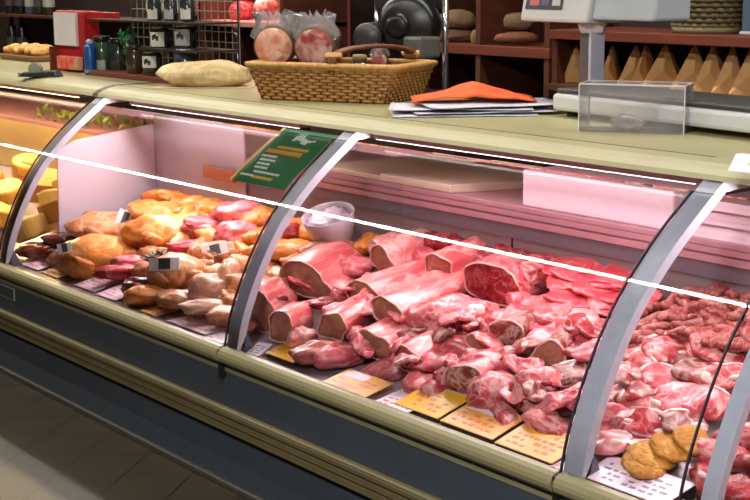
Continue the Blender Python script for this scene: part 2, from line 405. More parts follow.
def loin(label, u, v, rx, rz, L, heading, sd, face='cut_brown', body='loin_body', tilt=.16, up=0., taper=.9, name='pork_loin', marks=0, roll=0.):
    """rx, rz half sizes of the cut end and L the length, in photograph pixels at that depth; heading 0 = straight back from the customer"""
    P = heap(u, v, up); k = ppm(P); rx, rz, L = rx/k, rz/k, L/k
    t = thing(name, label, 'meat joint', P, (tilt, roll, heading))
    b, d, r = loin_meshes(rx, rz, L, sd, taper=taper)
    b.build('joint_body', MATS[body], t, smooth=True); d.build('cut_face', MATS[face], t, smooth=True); r.build('fat_edge', rim_m, t, smooth=True)
    dv = Vector((-math.sin(heading), math.cos(heading), 0))
    for q in (.1, .5): TOPS.append((P.x+dv.x*L*q, P.y+dv.y*L*q, rx*.9))
    return t

# ---- middle bay: the joints
loin('thick pale pork loin with big brown cut end, nearest the post, above the others', 306, 281, 27, 21, 95, 0.242, 1, up=.015)
loin('narrow brown cut loin end standing upright against the grey post', 261, 313, 15, 23, 60, 0.355, 2)
loin('small brown cut loin end between the upright end and the pale bone', 281, 329, 15, 16, 55, 0.31, 3)
loin('pork loin with round brown cut end directly behind the small yellow price card', 333, 327, 19, 15, 85, 0.242, 4, up=.01)
loin('pork loin with dark olive-brown cut end lying behind the longest pink loin', 363, 293, 20, 13, 120, 0.062, 5, up=.015)
loin('longest pink pork loin with a large olive-brown slanted cut end in the heap', 387, 312, 20, 16, 150, 0.062, 6, up=.03, taper=.95)
loin('pork loin with reddish brown cut end just behind the pink and white cards', 374, 346, 20, 15, 80, 0.175, 7)
loin('pale pork loin with brown cut end at the back beside the white bowl', 383, 262, 15, 15, 110, 0.107, 8, up=.01, body='pork_pale')
loin('pork loin with rosy oval cut end at the back of the heap in the middle', 439, 269, 18, 13, 90, 0.085, 9, face='cut_rosy', up=.015)
loin('bone-in rib joint with brown cut face and white bone lines, mid heap', 507, 336, 21, 15, 60, 0.265, 10, face='bony_cut', body='bony_cut', name='rib_joint', up=.01)
loin('rib joint with brown cut end right beside the blue-grey post', 549, 357, 18, 16, 60, 0.265, 11, face='cut_brown', body='bony_cut', name='rib_joint')
loin('marbled brown neck joint cut end behind the gap between two yellow cards', 464, 381, 21, 18, 60, 0.175, 12, face='bony_cut', name='neck_joint')
loin('round coarse red collar joint with pale rim at the back of the heap', 494, 286, 30, 23, 60, 0.13, 13, face='beef_red', body='pork_pink', name='collar_joint')
loin('small dark triangular loin end left of the bone-in rib joint', 481, 347, 14, 10, 50, 0.175, 14, name='pork_loin')
loin('brown loin end below the neck joint in front row beside the cards', 408, 360, 18, 13, 70, 0.13, 15, face='cut_rosy')
# bones and bits seen between the joints
t = piece('pork_shoulder', 'pink pork shoulder with a round white fat knob, centre of heap', 'meat', 'pork_pink', 452, 318, 92, 44, 60, .1)
dot(t, 'fat_knob', fat_m, (.055, -.055, .035), (.032, .020, .018), sd=3)
piece('pork_shoulder', 'smooth pink pork piece behind the neck joint, near the front', 'meat', 'pork_pink', 492, 366, 66, 34, 50, .2)
piece('pork_shoulder', 'pink and red pork piece behind the third yellow card', 'meat', 'fatty_chop', 496, 394, 58, 42, 50, .1)
piece('pork_shank', 'bony pork piece with streaky white fat beside the last yellow card', 'meat', 'fatty_chop', 535, 392, 52, 46, 40, .1)
piece('fat_piece', 'pale grey-white fat lump behind the last yellow card', 'fat', 'pork_pale', 540, 418, 34, 22, 30, .2, amp=.3)
piece('pork_belly', 'pale pink pork slab beneath the rosy loin at the back', 'meat', 'pork_pale', 430, 288, 70, 18, 40, .1)
piece('pork_belly', 'long rosy pork strip lying between the two back loins', 'meat', 'pork_pink', 405, 280, 70, 14, 30, .05)
piece('pork_trim', 'torn red meat strip lying over the loins near the post', 'meat', 'beef_red', 335, 303, 60, 12, 25, .15, amp=.35)
piece('pork_trim', 'torn pinkish red trim below the longest loin', 'meat', 'pork_pink', 342, 312, 36, 18, 25, .1, amp=.35)
piece('pork_bone', 'pale grey bone end in front of the first loins', 'bone', 'pork_pale', 302, 338, 30, 20, 26, 0, amp=.3)
piece('pork_trim', 'olive and grey sinewy trim in front of the longest loin', 'meat', 'bony_cut', 425, 334, 46, 20, 30, .4, amp=.35)
piece('pork_trim', 'orange-brown pork piece directly behind the first yellow card', 'meat', 'cut_rosy', 322, 352, 60, 22, 30, .3, amp=.3)
piece('ham_slice', 'big pale pink ham piece at the back beside the bowl', 'meat', 'pork_pale', 399, 247, 62, 26, 50, 0)
piece('cured_shoulder', 'orange cured pork piece at the back beside the left post', 'meat', 'chicken_gold', 290, 250, 50, 20, 40, .1)
piece('cured_shoulder', 'orange-pink cured pork piece in front of the white bowl', 'meat', 'chicken_tan', 330, 251, 60, 20, 40, .1)
piece('cured_shoulder', 'small red cured pork piece behind the orange one', 'meat', 'beef_red', 290, 233, 26, 22, 24, 0)
piece('pork_trim', 'pale lilac pork rind piece left of the back loin', 'meat', 'turkey_pink', 355, 267, 44, 22, 30, .1)
piece('bone_in_steak', 'raw pork steak resting flat at the rear beside collar joint', 'meat', 'fatty_chop', 535, 275, 50, 34, 40, .2, amp=.3)
# the white bowl
P = heap(333, 236, .0); k = ppm(P)
bw_ = thing('plastic_bowl', 'white plastic bowl with crumpled film at the back, beside the middle post', 'bowl', P, (.32, .1, 0))
r = 27/k; MB().lathe([(r*.62, -.02), (r*.72, -.012), (r*.93, .05), (r, .085), (r*.97, .086), (r*.88, .05), (r*.66, .0), (.01, -.006)], 30).build('bowl_body', mat('bowl_white', (220, 200, 214), (208, 186, 202), 6, .3), bw_, smooth=True)
fo_ = blob('film_lining', mat('bag_white', (206, 184, 200), (176, 152, 172), 10, .25, bump=.3), r*.82, r*.82, .03, 3, .3, 2.4, 4, 2.2, .8, .14); link('film_lining', fo_, bw_, (0, 0, .055)); TOPS.append((P.x, P.y, .08))

# dark red trimmings along the back of the middle bay
for i in range(26):
    u = 432 + i*5.4; v = 238 + (u-432)*.2 + random.uniform(-2, 14)
    piece('stewing_beef', 'dark red chunk of stewing meat along the back wall', 'meat', 'beef_red', u, v, random.uniform(22, 34), random.uniform(14, 20), 22,
          random.uniform(-.5, .5), random.uniform(-.3, .3), 0, -.02, 3, 'dark red stewing meat along the back', .35, 2, hold=True)

def slab(name, mt, sx, sy, sz, sd, wave=.012):
    bm = bmesh.new(); bmesh.ops.create_icosphere(bm, subdivisions=4, radius=1); off = Vector((sd*2.1, sd*.9, sd*1.7))
    for v in bm.verts:
        d = v.co.normalized(); q = (abs(d.x)**3+abs(d.y)**3+abs(d.z)**3)**(-1/3)
        n = 1 + .22*noise.noise(Vector((d.x*1.4, d.y*1.4, 0))+off)
        x, y, z = d.x*q*sx*n, d.y*q*sy*n, d.z*q*sz
        z += wave*noise.noise(Vector((x*16, y*16, 0))+off) + wave*.4*noise.noise(Vector((x*45, y*45, 3))+off)
        v.co = (x, y, z)
    me = bpy.data.meshes.new(name); bm.to_mesh(me); bm.free(); me.materials.append(MATS[mt])
    for p in me.polygons: p.use_smooth = True
    return me
# stacked thin slices
for i in range(15):
    row, kk = divmod(i, 5)
    u = 572 + 15*(i % 5) + random.uniform(-4, 4); v = 268 + 6.5*row*2 + 3.5*(i % 5) + random.uniform(-2, 2)
    P = heap(u, v, .012 - .006*row)
    o = link('pork_schnitzel', slab('pork_schnitzel', 'slice_red', .085, .055, .0065, i+.5), None, P, (.30, random.uniform(-.12, .12), random.uniform(-.35, .25)+.25))
    tag(o, 'thin bright red cutlet folded into the stack left of the blue-grey post', 'cutlet', 'stacked thin red cutlets'); TOPS.append((P.x, P.y, .04))
for i, (u, v, mt) in enumerate([(545,312,'pork_pink'),(570,322,'pork_pale'),(588,330,'slice_red'),(560,338,'pork_pink'),(535,320,'slice_red'),(590,345,'pork_pink')]):
    P = heap(u, v, .005)
    o = link('pork_cutlet', slab('pork_cutlet', mt, .085, .06, .014, i+20.5, .016), None, P, (.3, random.uniform(-.1, .1), random.uniform(-.3, .5)))
    tag(o, ['pale pink cutlet in front of the red slices, left end', 'whitest cutlet with fat edge in front of red slices', 'red cutlet touching the blue-grey post', 'pink cutlet above the brown rib end', 'red cutlet right of the collar joint', 'pink cutlet half behind the blue-grey post'][i], 'cutlet'); TOPS.append((P.x, P.y, .045))

# chops on the right: standing and leaning slabs with a fat edge and an eye of bone
def chop(u, v, sd, heading, tilt, mt='fatty_chop', size=1., label=None, group='pork chops in the right bay', up=.0):
    P = heap(u, v, up)
    t = thing('pork_chop', label or 'raw pork chop with white fat edge in the right bay', 'chop', P, (tilt, random.uniform(-.25, .25), heading), group)
    link('chop_meat', slab('chop_meat', mt, .065*size, .048*size, .013, sd, .010), t)
    pts = [(.066*size*math.cos(q), .05*size*math.sin(q), .002) for q in [math.radians(a) for a in range(20, 171, 15)]]
    MB().tube(pts, [.002]+[.0045]*(len(pts)-2)+[.002], 8).build('fat_edge', fat_m, t, smooth=True)
    dot(t, 'bone_end', bone_m, (.03*size, -.018*size, .009), (.016, .007, .008), sd=sd)
    TOPS.append((P.x, P.y, .035)); return t
ch = [(608,352),(640,346),(672,352),(700,345),(612,378),(640,372),(668,378),(700,372),(604,400),(630,398),(655,402),(682,400),(604,425),(628,420),(652,428),(680,425),(578,372),(584,402),(570,330),(720,352),(705,400),(730,380)]
for i, (u, v) in enumerate(ch):
    chop(u+random.uniform(-4, 4), v+random.uniform(-3, 3), i+3.3, random.uniform(-.9, 1.1), random.uniform(.25, .75), random.choice(['fatty_chop', 'fatty_chop', 'beef_red', 'bony_cut', 'pork_pink']), random.uniform(.8, 1.1))
chop(610, 442, 44.2, .3, .35, 'pork_pale', .8, 'palest pork chop lying beside the foot of the blue-grey post', None)
# breaded tray by the right card
for i, (u, v, w, h) in enumerate([(652,455,50,12),(672,447,44,13),(692,440,36,14),(644,464,44,11)]):
    piece('breaded_cutlet', ['ochre breaded cutlet behind the white price card', 'ochre breaded cutlet beside the dark glass edge, lower', 'ochre breaded cutlet touching the dark glass edge', 'flat ochre breaded cutlet nearest the white price card'][i], 'breaded cutlet', 'breaded', u, v, w, h, 44, .2, .35, up=-.005, amp=.12)
P = heap(655, 437, .0)
tag(link('paper_sheet', slab('paper_sheet', 'pork_pale', .07, .05, .002, 4.4, .02), None, P, (.4, .1, .2)), 'crumpled pale greaseproof sheet behind the ochre cutlets', 'paper')
bpy.data.objects['paper_sheet'].data.materials[0] = mat('grease_paper', (236, 222, 220), None, 5, .5)

# sausages / coarse mince rolls heaped at the right back
def sausage_mesh(sd):
    n = 9; L = .085; c = random.uniform(.005, .016)
    pts = [(L*(i/(n-1)-.5), c*(1-(2*i/(n-1)-1)**2), .002*noise.noise(Vector((i*.7, sd, 0)))) for i in range(n)]
    rs = [.0135*(1+.18*noise.noise(Vector((i*.9, sd*3, 1)))) for i in range(n)]; rs[0] = rs[-1] = .005; rs[1] *= .85; rs[-2] *= .85
    return MB().tube(pts, rs, 10).mesh('coarse_sausage', MATS['sausage'], True)
SM = [sausage_mesh(i) for i in range(6)]
cnt = 0
for v in range(296, 352, 7):
    for u in range(640, 790, 12):
        lim = 318 - (u-640)*.42 if u < 720 else 286
        if v < lim-4: continue
        if v > 338 and u < 690: continue
        P = heap(u+random.uniform(-4, 4), v+random.uniform(-3, 3), random.uniform(.0, .025))
        o = link('coarse_sausage', random.choice(SM), None, P, (random.uniform(-.5, .7), random.uniform(-.5, .5), random.uniform(0, PI)), random.uniform(.9, 1.25))
        tag(o, 'short coarse brownish pink sausage in the heap at the far right', 'sausage', 'coarse sausages heaped at the right'); cnt += 1
        if cnt % 3 == 0: TOPS.append((P.x, P.y, .03))

# torn trimmings and slivers scattered over the heap
for i in range(40):
    u = random.uniform(262, 640); lo_ = 262+(u-262)*.09; v = random.uniform(lo_+14, 318+(u-262)*.30)
    bay_mt = random.choice(['fatty_chop', 'beef_red', 'pork_pale', 'bony_cut', 'pork_pink', 'loin_body'])
    P = heap(u, v, random.uniform(.012, .028))
    if any(abs(P.x-q-.03) < .06 for q in BAYS) and P.y < .35: continue
    o = link('meat_sliver', slab('meat_sliver', bay_mt, random.uniform(.035, .06), random.uniform(.022, .036), random.uniform(.006, .010), i+70.3, .022), None, P, (random.uniform(.0, .7), random.uniform(-.5, .5), random.uniform(-.6, 1.4)))
    tag(o, 'torn sliver of raw meat lying on the heap of loins', 'meat', 'torn slivers over the heap')

# ---- poultry bay
def bird(label, u, v, w, h, mt, rz=0, sd=1, band=None):
    P = heap(u, v, -.01); k = ppm(P); a, c = w/2/k, h/2/k; b = a*.62
    t = thing('whole_chicken', label, 'poultry', P, (.25, 0, RIGHT+rz))
    link('body', blob('body', MATS[mt], a, b, c, sd, .16, 1.3, 4, 2.1, .8, .03), t)
    for s in (-1, 1):
        link('drumstick', blob('drumstick', MATS[mt], a*.42, a*.2, a*.2, sd+s, .12, 1.3, 3, 2, .9, .03), t, (a*.62, s*b*.55, c*.25), (0, -.35, s*.25))
        link('wing', blob('wing', MATS[mt], a*.3, a*.12, a*.13, sd+2+s, .18, 1.5, 3, 2, .9, .03), t, (-a*.3, s*b*.92, c*.25), (0, .3, s*.35))
        link('knuckle', blob('knuckle', bone_m, a*.09, a*.085, a*.085, sd+5+s, .1, 1.5, 3, 2, .9, .03), t, (a*1.03, s*b*.68, c*.44))
    if band:
        w_, h_ = band[3]/2/k, band[4]/2/k
        bx = MB().box((-w_, -.0015, -h_), (w_, .0015, h_)).build('product_band', mat('band_white', (236, 230, 236), None, 3, .3), t, bevel=.001)
        bx.location = (band[0]*a, -b*band[1], c*band[2]); bx.rotation_euler = (-.55, band[5], 0)
        MB().box((-w_*.35, -.0026, -h_*.8), (w_*.42, -.0016, h_*.9)).build('band_print', mat('band_black', (46, 42, 44), (70, 66, 60), 60, .3), bx)
    for q in (-.4, .4): TOPS.append((P.x+math.cos(RIGHT+rz)*a*q, P.y+math.sin(RIGHT+rz)*a*q, b*.8))
    return t
bird('largest golden chicken with small dark tag, front left above the pink cards', 98, 257, 84, 44, 'chicken_gold', .1, 2, (-.72, .55, .8, 14, 10, -.2))
bird('golden chicken in the middle of the poultry, behind the banded one', 165, 232, 84, 34, 'chicken_gold', .15, 5)
bird('tan chicken with a printed white band in front of the post', 178, 275, 62, 46, 'chicken_tan', -.3, 8, (-.2, .72, .80, 34, 13, -.1))
bird('brownish chicken with a dark printed band at the back against the divider', 105, 226, 74, 24, 'chicken_tan', .2, 11, (.50, .55, .90, 16, 20, .5))
bird('small orange chicken at the very back beside the white panel', 158, 212, 56, 18, 'chicken_gold', .1, 14)
bird('orange chicken leg quarter with bright white band left of the post', 215, 253, 44, 24, 'chicken_tan', .1, 17, (.0, .75, .7, 26, 12, -.25))
for n, l, mt, u, v, w, h, dep, rz in [
    ('chicken_breast', 'pale chicken breast at the front beside the post foot', 'chicken_pale', 213, 290, 50, 34, 40, .1),
    ('chicken_breast', 'narrow pale pink chicken piece leaning on the post', 'chicken_pale', 229, 281, 24, 44, 26, .0),
    ('chicken_breast', 'flat pale chicken piece nearest the paper strip by the post', 'chicken_pale', 208, 307, 56, 16, 30, .1),
    ('turkey_breast', 'coral pink turkey breast at the back right of the poultry', 'turkey_pink', 240, 213, 52, 26, 40, .1),
    ('turkey_breast', 'pink turkey breast in front of the coral one', 'turkey_pink', 236, 234, 46, 26, 40, .2),
    ('turkey_breast', 'pink turkey fillet behind the golden chicken', 'turkey_pink', 205, 224, 50, 16, 36, .2),
    ('turkey_thigh', 'dark red turkey thigh lying on the largest golden chicken', 'beef_red', 120, 272, 50, 16, 24, .3),
    ('turkey_thigh', 'bright pink turkey strip beside the dark red thigh', 'turkey_pink', 133, 262, 44, 14, 20, .3),
    ('turkey_thigh', 'red turkey strip lying behind the banded tan chicken', 'slice_red', 190, 246, 46, 12, 20, .15),
    ('chicken_liver', 'dark brown liver piece at far left beside the first post', 'liver_dark', 38, 250, 40, 16, 26, .2),
    ('chicken_liver', 'dark brown liver piece between largest chicken and tan chicken', 'liver_dark', 140, 286, 34, 18, 24, .3),
    ('smoked_leg', 'dark smoked poultry leg behind the largest golden chicken', 'liver_dark', 66, 240, 44, 14, 20, -.1),
    ('chicken_thigh', 'golden brown chicken thigh in front of the dark liver', 'chicken_gold', 146, 296, 44, 20, 30, .3),
    ('chicken_thigh', 'tan chicken thigh just left of the pale breast', 'chicken_tan', 182, 300, 42, 20, 30, .2)]:
    piece(n, l, 'poultry', mt, u, v, w, h, dep, rz, amp=.25)
P = heap(163, 256, .035)
for i, (u, v) in enumerate([(150, 262), (158, 257), (165, 264)]):
    P = heap(u, v, .03); b = MB()
    for j in range(16):
        q = Vector((random.uniform(-.03, .03), random.uniform(-.02, .02), random.uniform(0, .016)))
        b.tube([q, q+Vector((random.uniform(-.02, .02), random.uniform(-.02, .02), .012))], [.0045, .002], 5)
    o = b.build('parsley_sprig', mat('parsley', (58, 76, 44), (40, 56, 34), 30, .5)); o.location = P
    tag(o, 'dark green parsley sprig tucked beside the printed white band', 'herb', 'parsley sprigs on the poultry')

# ---- filling pieces, packed wherever the big ones leave the deck bare
FILL = {}
def filler(kind, mt):
    return [blob(kind, MATS[mt], .062, .045, .036, 40+i*3.3+len(mt), .28, 1.8, 3, 2.4, .75, .08) for i in range(4)]
zones = [('chicken_portion', 'chicken_tan', 'small chicken portion filling a gap among the whole birds', 'poultry', 'small chicken portions between the birds'),
         ('pork_chunk', 'pork_pink', 'small pink pork chunk wedged between the loins', 'meat', 'small pork chunks between the loins'),
         ('pork_neck_chunk', 'fatty_chop', 'streaky pork chunk at the front among the rib joints', 'meat', 'streaky pork chunks by the rib joints'),
         ('beef_chunk', 'beef_red', 'deep red meat chunk lying under the right bay chops', 'meat', 'deep red chunks under the chops'),
         ('golden_portion', 'chicken_gold', 'golden chicken portion peeping out at the poultry back', 'poultry', 'golden portions at the poultry back')]
for z in zones: FILL[z[0]] = filler(z[0], z[1])
y = .160
while y < .69:
    x = -5.02 + random.uniform(0, .04)
    while x < -1.06:
        z = HA + HB*y - .034 if y > .17 else .475; P = Vector((x+random.uniform(-.015, .015), y+random.uniform(-.015, .015), z+random.uniform(-.006, .006)))
        bay = 1 if x < -3.56 else 2 if x < -2.14 else 3
        nearpost = any(abs(x-q) < .03 for q in BAYS) and y < .3
        if not taken(P, .022) and not nearpost:
            if bay == 1: zz = zones[0] if y < .4 else zones[4]
            elif bay == 2: zz = zones[1] if x < -2.75 or y > .4 else zones[2]
            else: zz = zones[3] if random.random() < .5 else zones[2]
            o = link(zz[0], random.choice(FILL[zz[0]]), None, P, (random.uniform(.1, .6), random.uniform(-.3, .3), random.uniform(0, PI)), (random.uniform(.95, 1.4), random.uniform(.7, 1.05), random.uniform(.6, .95)))
            tag(o, zz[2], zz[3], zz[4])
        x += .088
    y += .078

# ---- cheese in the far bay, seen at the left edge
for i in range(22):
    x = -5.30 - (i % 8)*.16; yy = .22 + (i//8)*.17
    c1 = MB(); r = random.uniform(.07, .10); hgt = random.uniform(.06, .10)
    if i % 3:
        pr = [(0, 0), (r*1.6, -r*.6), (r*1.75, 0), (r*1.6, r*.6)]
        c1.add([(a, b, 0) for a, b in pr]+[(a, b, hgt) for a, b in pr], [(3,2,1,0),(4,5,6,7),(0,1,5,4),(1,2,6,5),(2,3,7,6),(3,0,4,7)])
    else:
        c1.lathe([(r*.9, 0), (r, .01), (r, hgt-.01), (r*.9, hgt)], 24)
    o = c1.build('cheese', mat(['cheese_gold', 'cheese_cream', 'cheese_amber'][i % 3], [(240, 190, 96), (244, 216, 150), (206, 140, 60)][i % 3], None, 5, .5), None, bevel=.006)
    o.location = (x, yy, .445+.384*max(0, yy-.13)); o.rotation_euler = (math.radians(21), 0, random.uniform(0, 6))
    o.location.z += .03
    tag(o, 'yellow cheese piece on the far left deck', 'cheese', 'cheeses in the far left bay')
for i in range(7):
    b = MB()
    x = -5.35-i*.16
    for j in range(14):
        q = Vector((random.uniform(-.06, .06), random.uniform(-.05, .05), random.uniform(0, .05))); d = Vector((random.uniform(-.04, .04), random.uniform(-.04, .04), random.uniform(.01, .04)))
        n = d.cross(Vector((.3, .2, 1))).normalized()*.014
        b.add([q, q+d*.5+n, q+d, q+d*.5-n, q+d*.5+Vector((0, 0, .006))], [(0,1,4),(1,2,4),(2,3,4),(3,0,4),(3,2,1,0)])
    o = b.build('salad_garnish', mat('leaf_green', (150, 164, 70), (112, 138, 60), 12, .5)); o.location = (x, .76, .881)
    tag(o, 'bunch of green leaves along the far left ledge', 'garnish', 'green leaves on the far left ledge')

# ------------------------------------------------------------------ price cards along the front
card_y = mat('card_yellow', (244, 176, 26), (238, 190, 44), 14, .4)
card_o = mat('card_peach', (244, 166, 72), (246, 186, 104), 14, .4)
card_p = mat('card_pink_white', (246, 214, 228), (248, 224, 234), 14, .4)
card_w = mat('card_white', (240, 232, 240), (246, 236, 244), 14, .4)
ink_r = mat('ink_red', (226, 124, 70), None, 5, .5); ink_b = mat('ink_grey', (150, 130, 150), None, 5, .5); ink_p = mat('ink_pink', (232, 140, 150), None, 5, .5)
def card(label, u, v, wx, dy, m_, ink, rz=0, tilt=.26, holder=True, z=.437, patch=None, name='price_card', group=None):
    """u, v: middle of the near edge; wx along the rail and dy deep, in metres"""
    P = at_z(u, v, z+.012); P.z = z
    t = thing(name, label, 'price card' if name == 'price_card' else 'paper', P, (0, 0, rz), group)
    r = Euler((tilt, 0, 0))
    if holder:
        MB().hexa([(-wx/2, 0, 0), (wx/2, 0, 0), (wx/2, dy, 0), (-wx/2, dy, 0), (-wx/2, 0, .010), (wx/2, 0, .010), (wx/2, dy*.98, .010+dy*math.sin(tilt)), (-wx/2, dy*.98, .010+dy*math.sin(tilt))]).build('holder', black, t)
    up = .0115 if holder else .002
    c = MB().box((-wx/2-.002, -.002, 0), (wx/2+.002, dy, .003)).build('card', m_, t, bevel=.0012); c.location = (0, 0, up); c.rotation_euler = r
    b = MB(); n = 4
    for i in range(n):
        yy = dy*(.14+.17*i); x = -wx*.40
        while x < wx*.34:
            w_ = random.uniform(.008, .022)
            if random.random() < .8: b.box((x, yy, .0030), (min(x+w_, wx*.42), yy+dy*random.uniform(.05, .10), .0034))
            x += w_+.007
    b.build('print', ink, c)
    if patch:
        MB().box((-wx*.42, dy*.66, .003), (wx*.08, dy*.95, .0036)).build('top_label', patch, c)
    return t
card('yellow price card nearest the middle post, under the first cut loins', 280, 358, .14, .085, card_y, ink_r, 0)
card('pink and peach price card lying left of the lavender card', 338, 389, .19, .12, card_o, ink_p, 0, .2, False, patch=card_p)
card('lavender white price card between the peach card and the first yellow card', 384, 407, .13, .12, card_w, ink_p, 0, .16, False, patch=card_p)
card('yellow price card with pink label, leftmost of the three big yellow ones', 416, 411, .17, .12, card_y, ink_r, 0, patch=card_o)
card('yellow price card in the middle of the three big yellow ones', 466, 430, .19, .12, card_o, ink_r, 0, patch=card_p)
card('peach yellow price card next to the blue-grey post', 523, 453, .19, .12, card_o, ink_r, 0, patch=card_y)
card('small lavender card tucked beside the foot of the blue-grey post', 553, 468, .05, .05, card_p, ink_p, 0, .15, False)
card('large pinkish white price card right of the blue-grey post', 620, 490, .24, .11, card_p, ink_b, 0, .2)
card('small pink paper under the large pinkish white card', 655, 510, .09, .10, card_p, ink_p, 0, .05, False)
card('pink price card at far left beside the first post', 29, 265, .15, .12, card_p, ink_p, 0, .2, False)
card('cream price card, second from the first post', 50, 273, .14, .12, card_o, ink_p, 0, .2, False, patch=card_w)
card('pink white price card, third from the first post', 84, 286, .15, .12, card_p, ink_p, 0, .2, False)
card('pink white price card, fourth from the first post', 106, 295, .14, .11, card_p, ink_p, 0, .2, False)
card('cream and pink paper slip, fifth from the first post', 148, 311, .11, .09, card_o, ink_p, 0, .1, False, patch=card_p)
card('long pale pink paper strip lying below the tan chicken', 186, 325, .24, .12, card_p, ink_p, 0, .06, False, name='paper_strip')
card('pale lilac paper slip right against the middle post', 212, 338, .10, .08, card_w, ink_p, 0, .08, False, name='paper_strip')
card('little white folded card right of the middle post foot', 252, 352, .05, .07, card_w, ink_b, .3, .3, False)

# ------------------------------------------------------------------ green hanging sign on the inside of the pane
sg = thing('hanging_sign', 'dark green sign with white leaf emblem and gold heading, behind the poultry bay glass', 'sign', (0, 0, 0))
I0, I1 = inset(.0075), inset(.0095)
def zidx(z): return min(range(len(P0)), key=lambda i: abs(P0[i][1]-z))
lo, hi = zidx(.915), zidx(1.075)
def signpt(s, t, d=.0098):
    """s across 0..1, t up 0..1"""
    q = lo + t*(hi-lo); i = min(int(q), hi-1); f = q-i; I = inset(-d) if d < 0 else inset(d)
    y = I[i][0]*(1-f)+I[i+1][0]*f; z = I[i][1]*(1-f)+I[i+1][1]*f
    return (-3.855 + .295*s + (.035*t), y, z)
def sheet(s0, s1, t0, t1, d0, d1, n=8, shear=0):
    mb = MB(); A = []; B = []
    for j in range(n+1):
        t = t0 + (t1-t0)*j/n
        A += [signpt(s0, t, d0), signpt(s1, t, d0)]; B += [signpt(s0, t, d1), signpt(s1, t, d1)]
    o = len(A); fs = []
    for j in range(n):
        a = 2*j
        fs += [(a, a+1, a+3, a+2), (o+a+2, o+a+3, o+a+1, o+a), (a, a+2, o+a+2, o+a), (a+1, o+a+1, o+a+3, a+3)]
    fs += [(0, o, o+1, 1), (2*n, 2*n+1, o+2*n+1, o+2*n)]
    return mb.add(A+B, fs)
sheet(0, 1, 0, 1, .0085, .0105).build('board', mat('sign_green', (6, 84, 46), (10, 92, 50), 5, .35), sg)
sheet(-.055, 0, 0, 1, .0085, .0105).build('gold_edge', mat('sign_gold', (196, 160, 60), None, 5, .4), sg)
gold = MATS['sign_gold']; swhite = mat('sign_white', (220, 230, 214), None, 5, .4); orange = mat('sign_orange', (206, 140, 48), None, 5, .4)
def add_sheet(mb, *a, **k): s = sheet(*a, **k); mb.add(s.v, s.f)
em = MB()
for k in range(7):
    a = .25+.11*k; add_sheet(em, .34+.06*k, .385+.06*k, .80+.035*math.sin(k*1.3), .87+.05*math.sin(k*.9+.6), .0072, .0084, n=2)
add_sheet(em, .36, .74, .825, .845, .0072, .0084, n=1)
em.build('leaf_emblem', swhite, sg)
hd = MB()
for k in range(9): add_sheet(hd, .22+.065*k, .27+.065*k, .655, .70, .0072, .0084, n=1)
hd2 = MB()
for k in range(12): add_sheet(hd2, .10+.055*k, .145+.055*k, .565, .63, .0072, .0084, n=1)
hd.build('gold_line', gold, sg); hd2.build('heading', orange, sg)
wl = MB()
for k, (s0, s1, t) in enumerate([(.10,.36,.49),(.14,.40,.42),(.16,.38,.35),(.18,.42,.28),(.24,.72,.20),(.06,.28,.12)]):
    s = s0
    while s < s1: add_sheet(wl, s, s+.035, t, t+.035, .0072, .0084, n=1); s += .05
wl.build('white_lines', swhite, sg)
gl = MB(); s = .30
while s < .68: add_sheet(gl, s, s+.04, .10, .15, .0072, .0084, n=1); s += .055
gl.build('gold_words', gold, sg)

# ------------------------------------------------------------------ on the rear ledge
board_m = mat('cutting_board', (226, 200, 180), (214, 186, 166), 8, .5)
def quadslab(name, label, cat, pts, z0, z1, m_, group=None):
    b = MB().hexa([(x, y, z0) for x, y in pts]+[(x, y, z1) for x, y in pts])
    return tag(b.build(name, m_, None, bevel=.005), label, cat, group)
a = at_y(329, 172, .70); b = at_y(450, 194, .70)
quadslab('cutting_board', 'white cutting board lying on the rear ledge beside the middle post', 'cutting board', [(a.x-.06, .700), (b.x-.36, .700), (b.x-.36, 1.24), (a.x-.06, 1.24)], .8805, .900, board_m)
quadslab('cutting_board', 'white cutting board on the rear ledge next to the white block', 'cutting board', [(b.x-.355, .698), (b.x, .698), (b.x+.20, 1.22), (b.x-.355, 1.22)], .8805, .908, board_m)
blk = at_y(522, 208, .705); ble = at_y(672, 237, .705)
fo = MB().box((blk.x, .705, .8805), (ble.x, .93, .990)).build('foam_block', mat('foam_white', (240, 216, 226), (236, 210, 222), 40, .6), None, bevel=.006)
tag(fo, 'pinkish white foam box standing on the rear ledge', 'box')
tray_m = mat('tray_white', (238, 206, 218), (232, 198, 210), 9, .5)
for i in range(8):
    z = .8805+i*.0125
    o = MB().prism([(.71+.004*(i % 3), z), (.74, z), (.98, z), (1.0, z+.0118), (.985, z+.0118), (.96, z+.006), (.74, z+.006), (.715+.004*(i % 3), z+.0118)][::1], -2.34+.006*((i*7) % 4), -1.78).build('foam_tray', tray_m)
    tag(o, 'shallow pinkish white tray in the stack on the right rear ledge', 'tray', 'stacked white trays on the right rear ledge')
wb = thing('knife_block', 'small orange-brown wooden board standing behind the poultry bay sign', 'board', (-4.60, .675, .80))
MB().box((-.12, -.008, -.02), (.10, .012, .025)).build('blade_board', mat('orange_wood', (196, 120, 76), (180, 106, 64), 12, .5, stretch=(.2, 1, 1)), wb, bevel=.004)
MB().box((.10, -.004, -.008), (.16, .008, .012)).build('handle', mat('orange_wood', (196, 120, 76)), wb, bevel=.003)
wb['label'] = 'orange-brown wooden paddle on the white screen behind the poultry'; wb['category'] = 'paddle'; wb.name = 'wooden_paddle'

# ------------------------------------------------------------------ on the countertop
TOP = 1.120
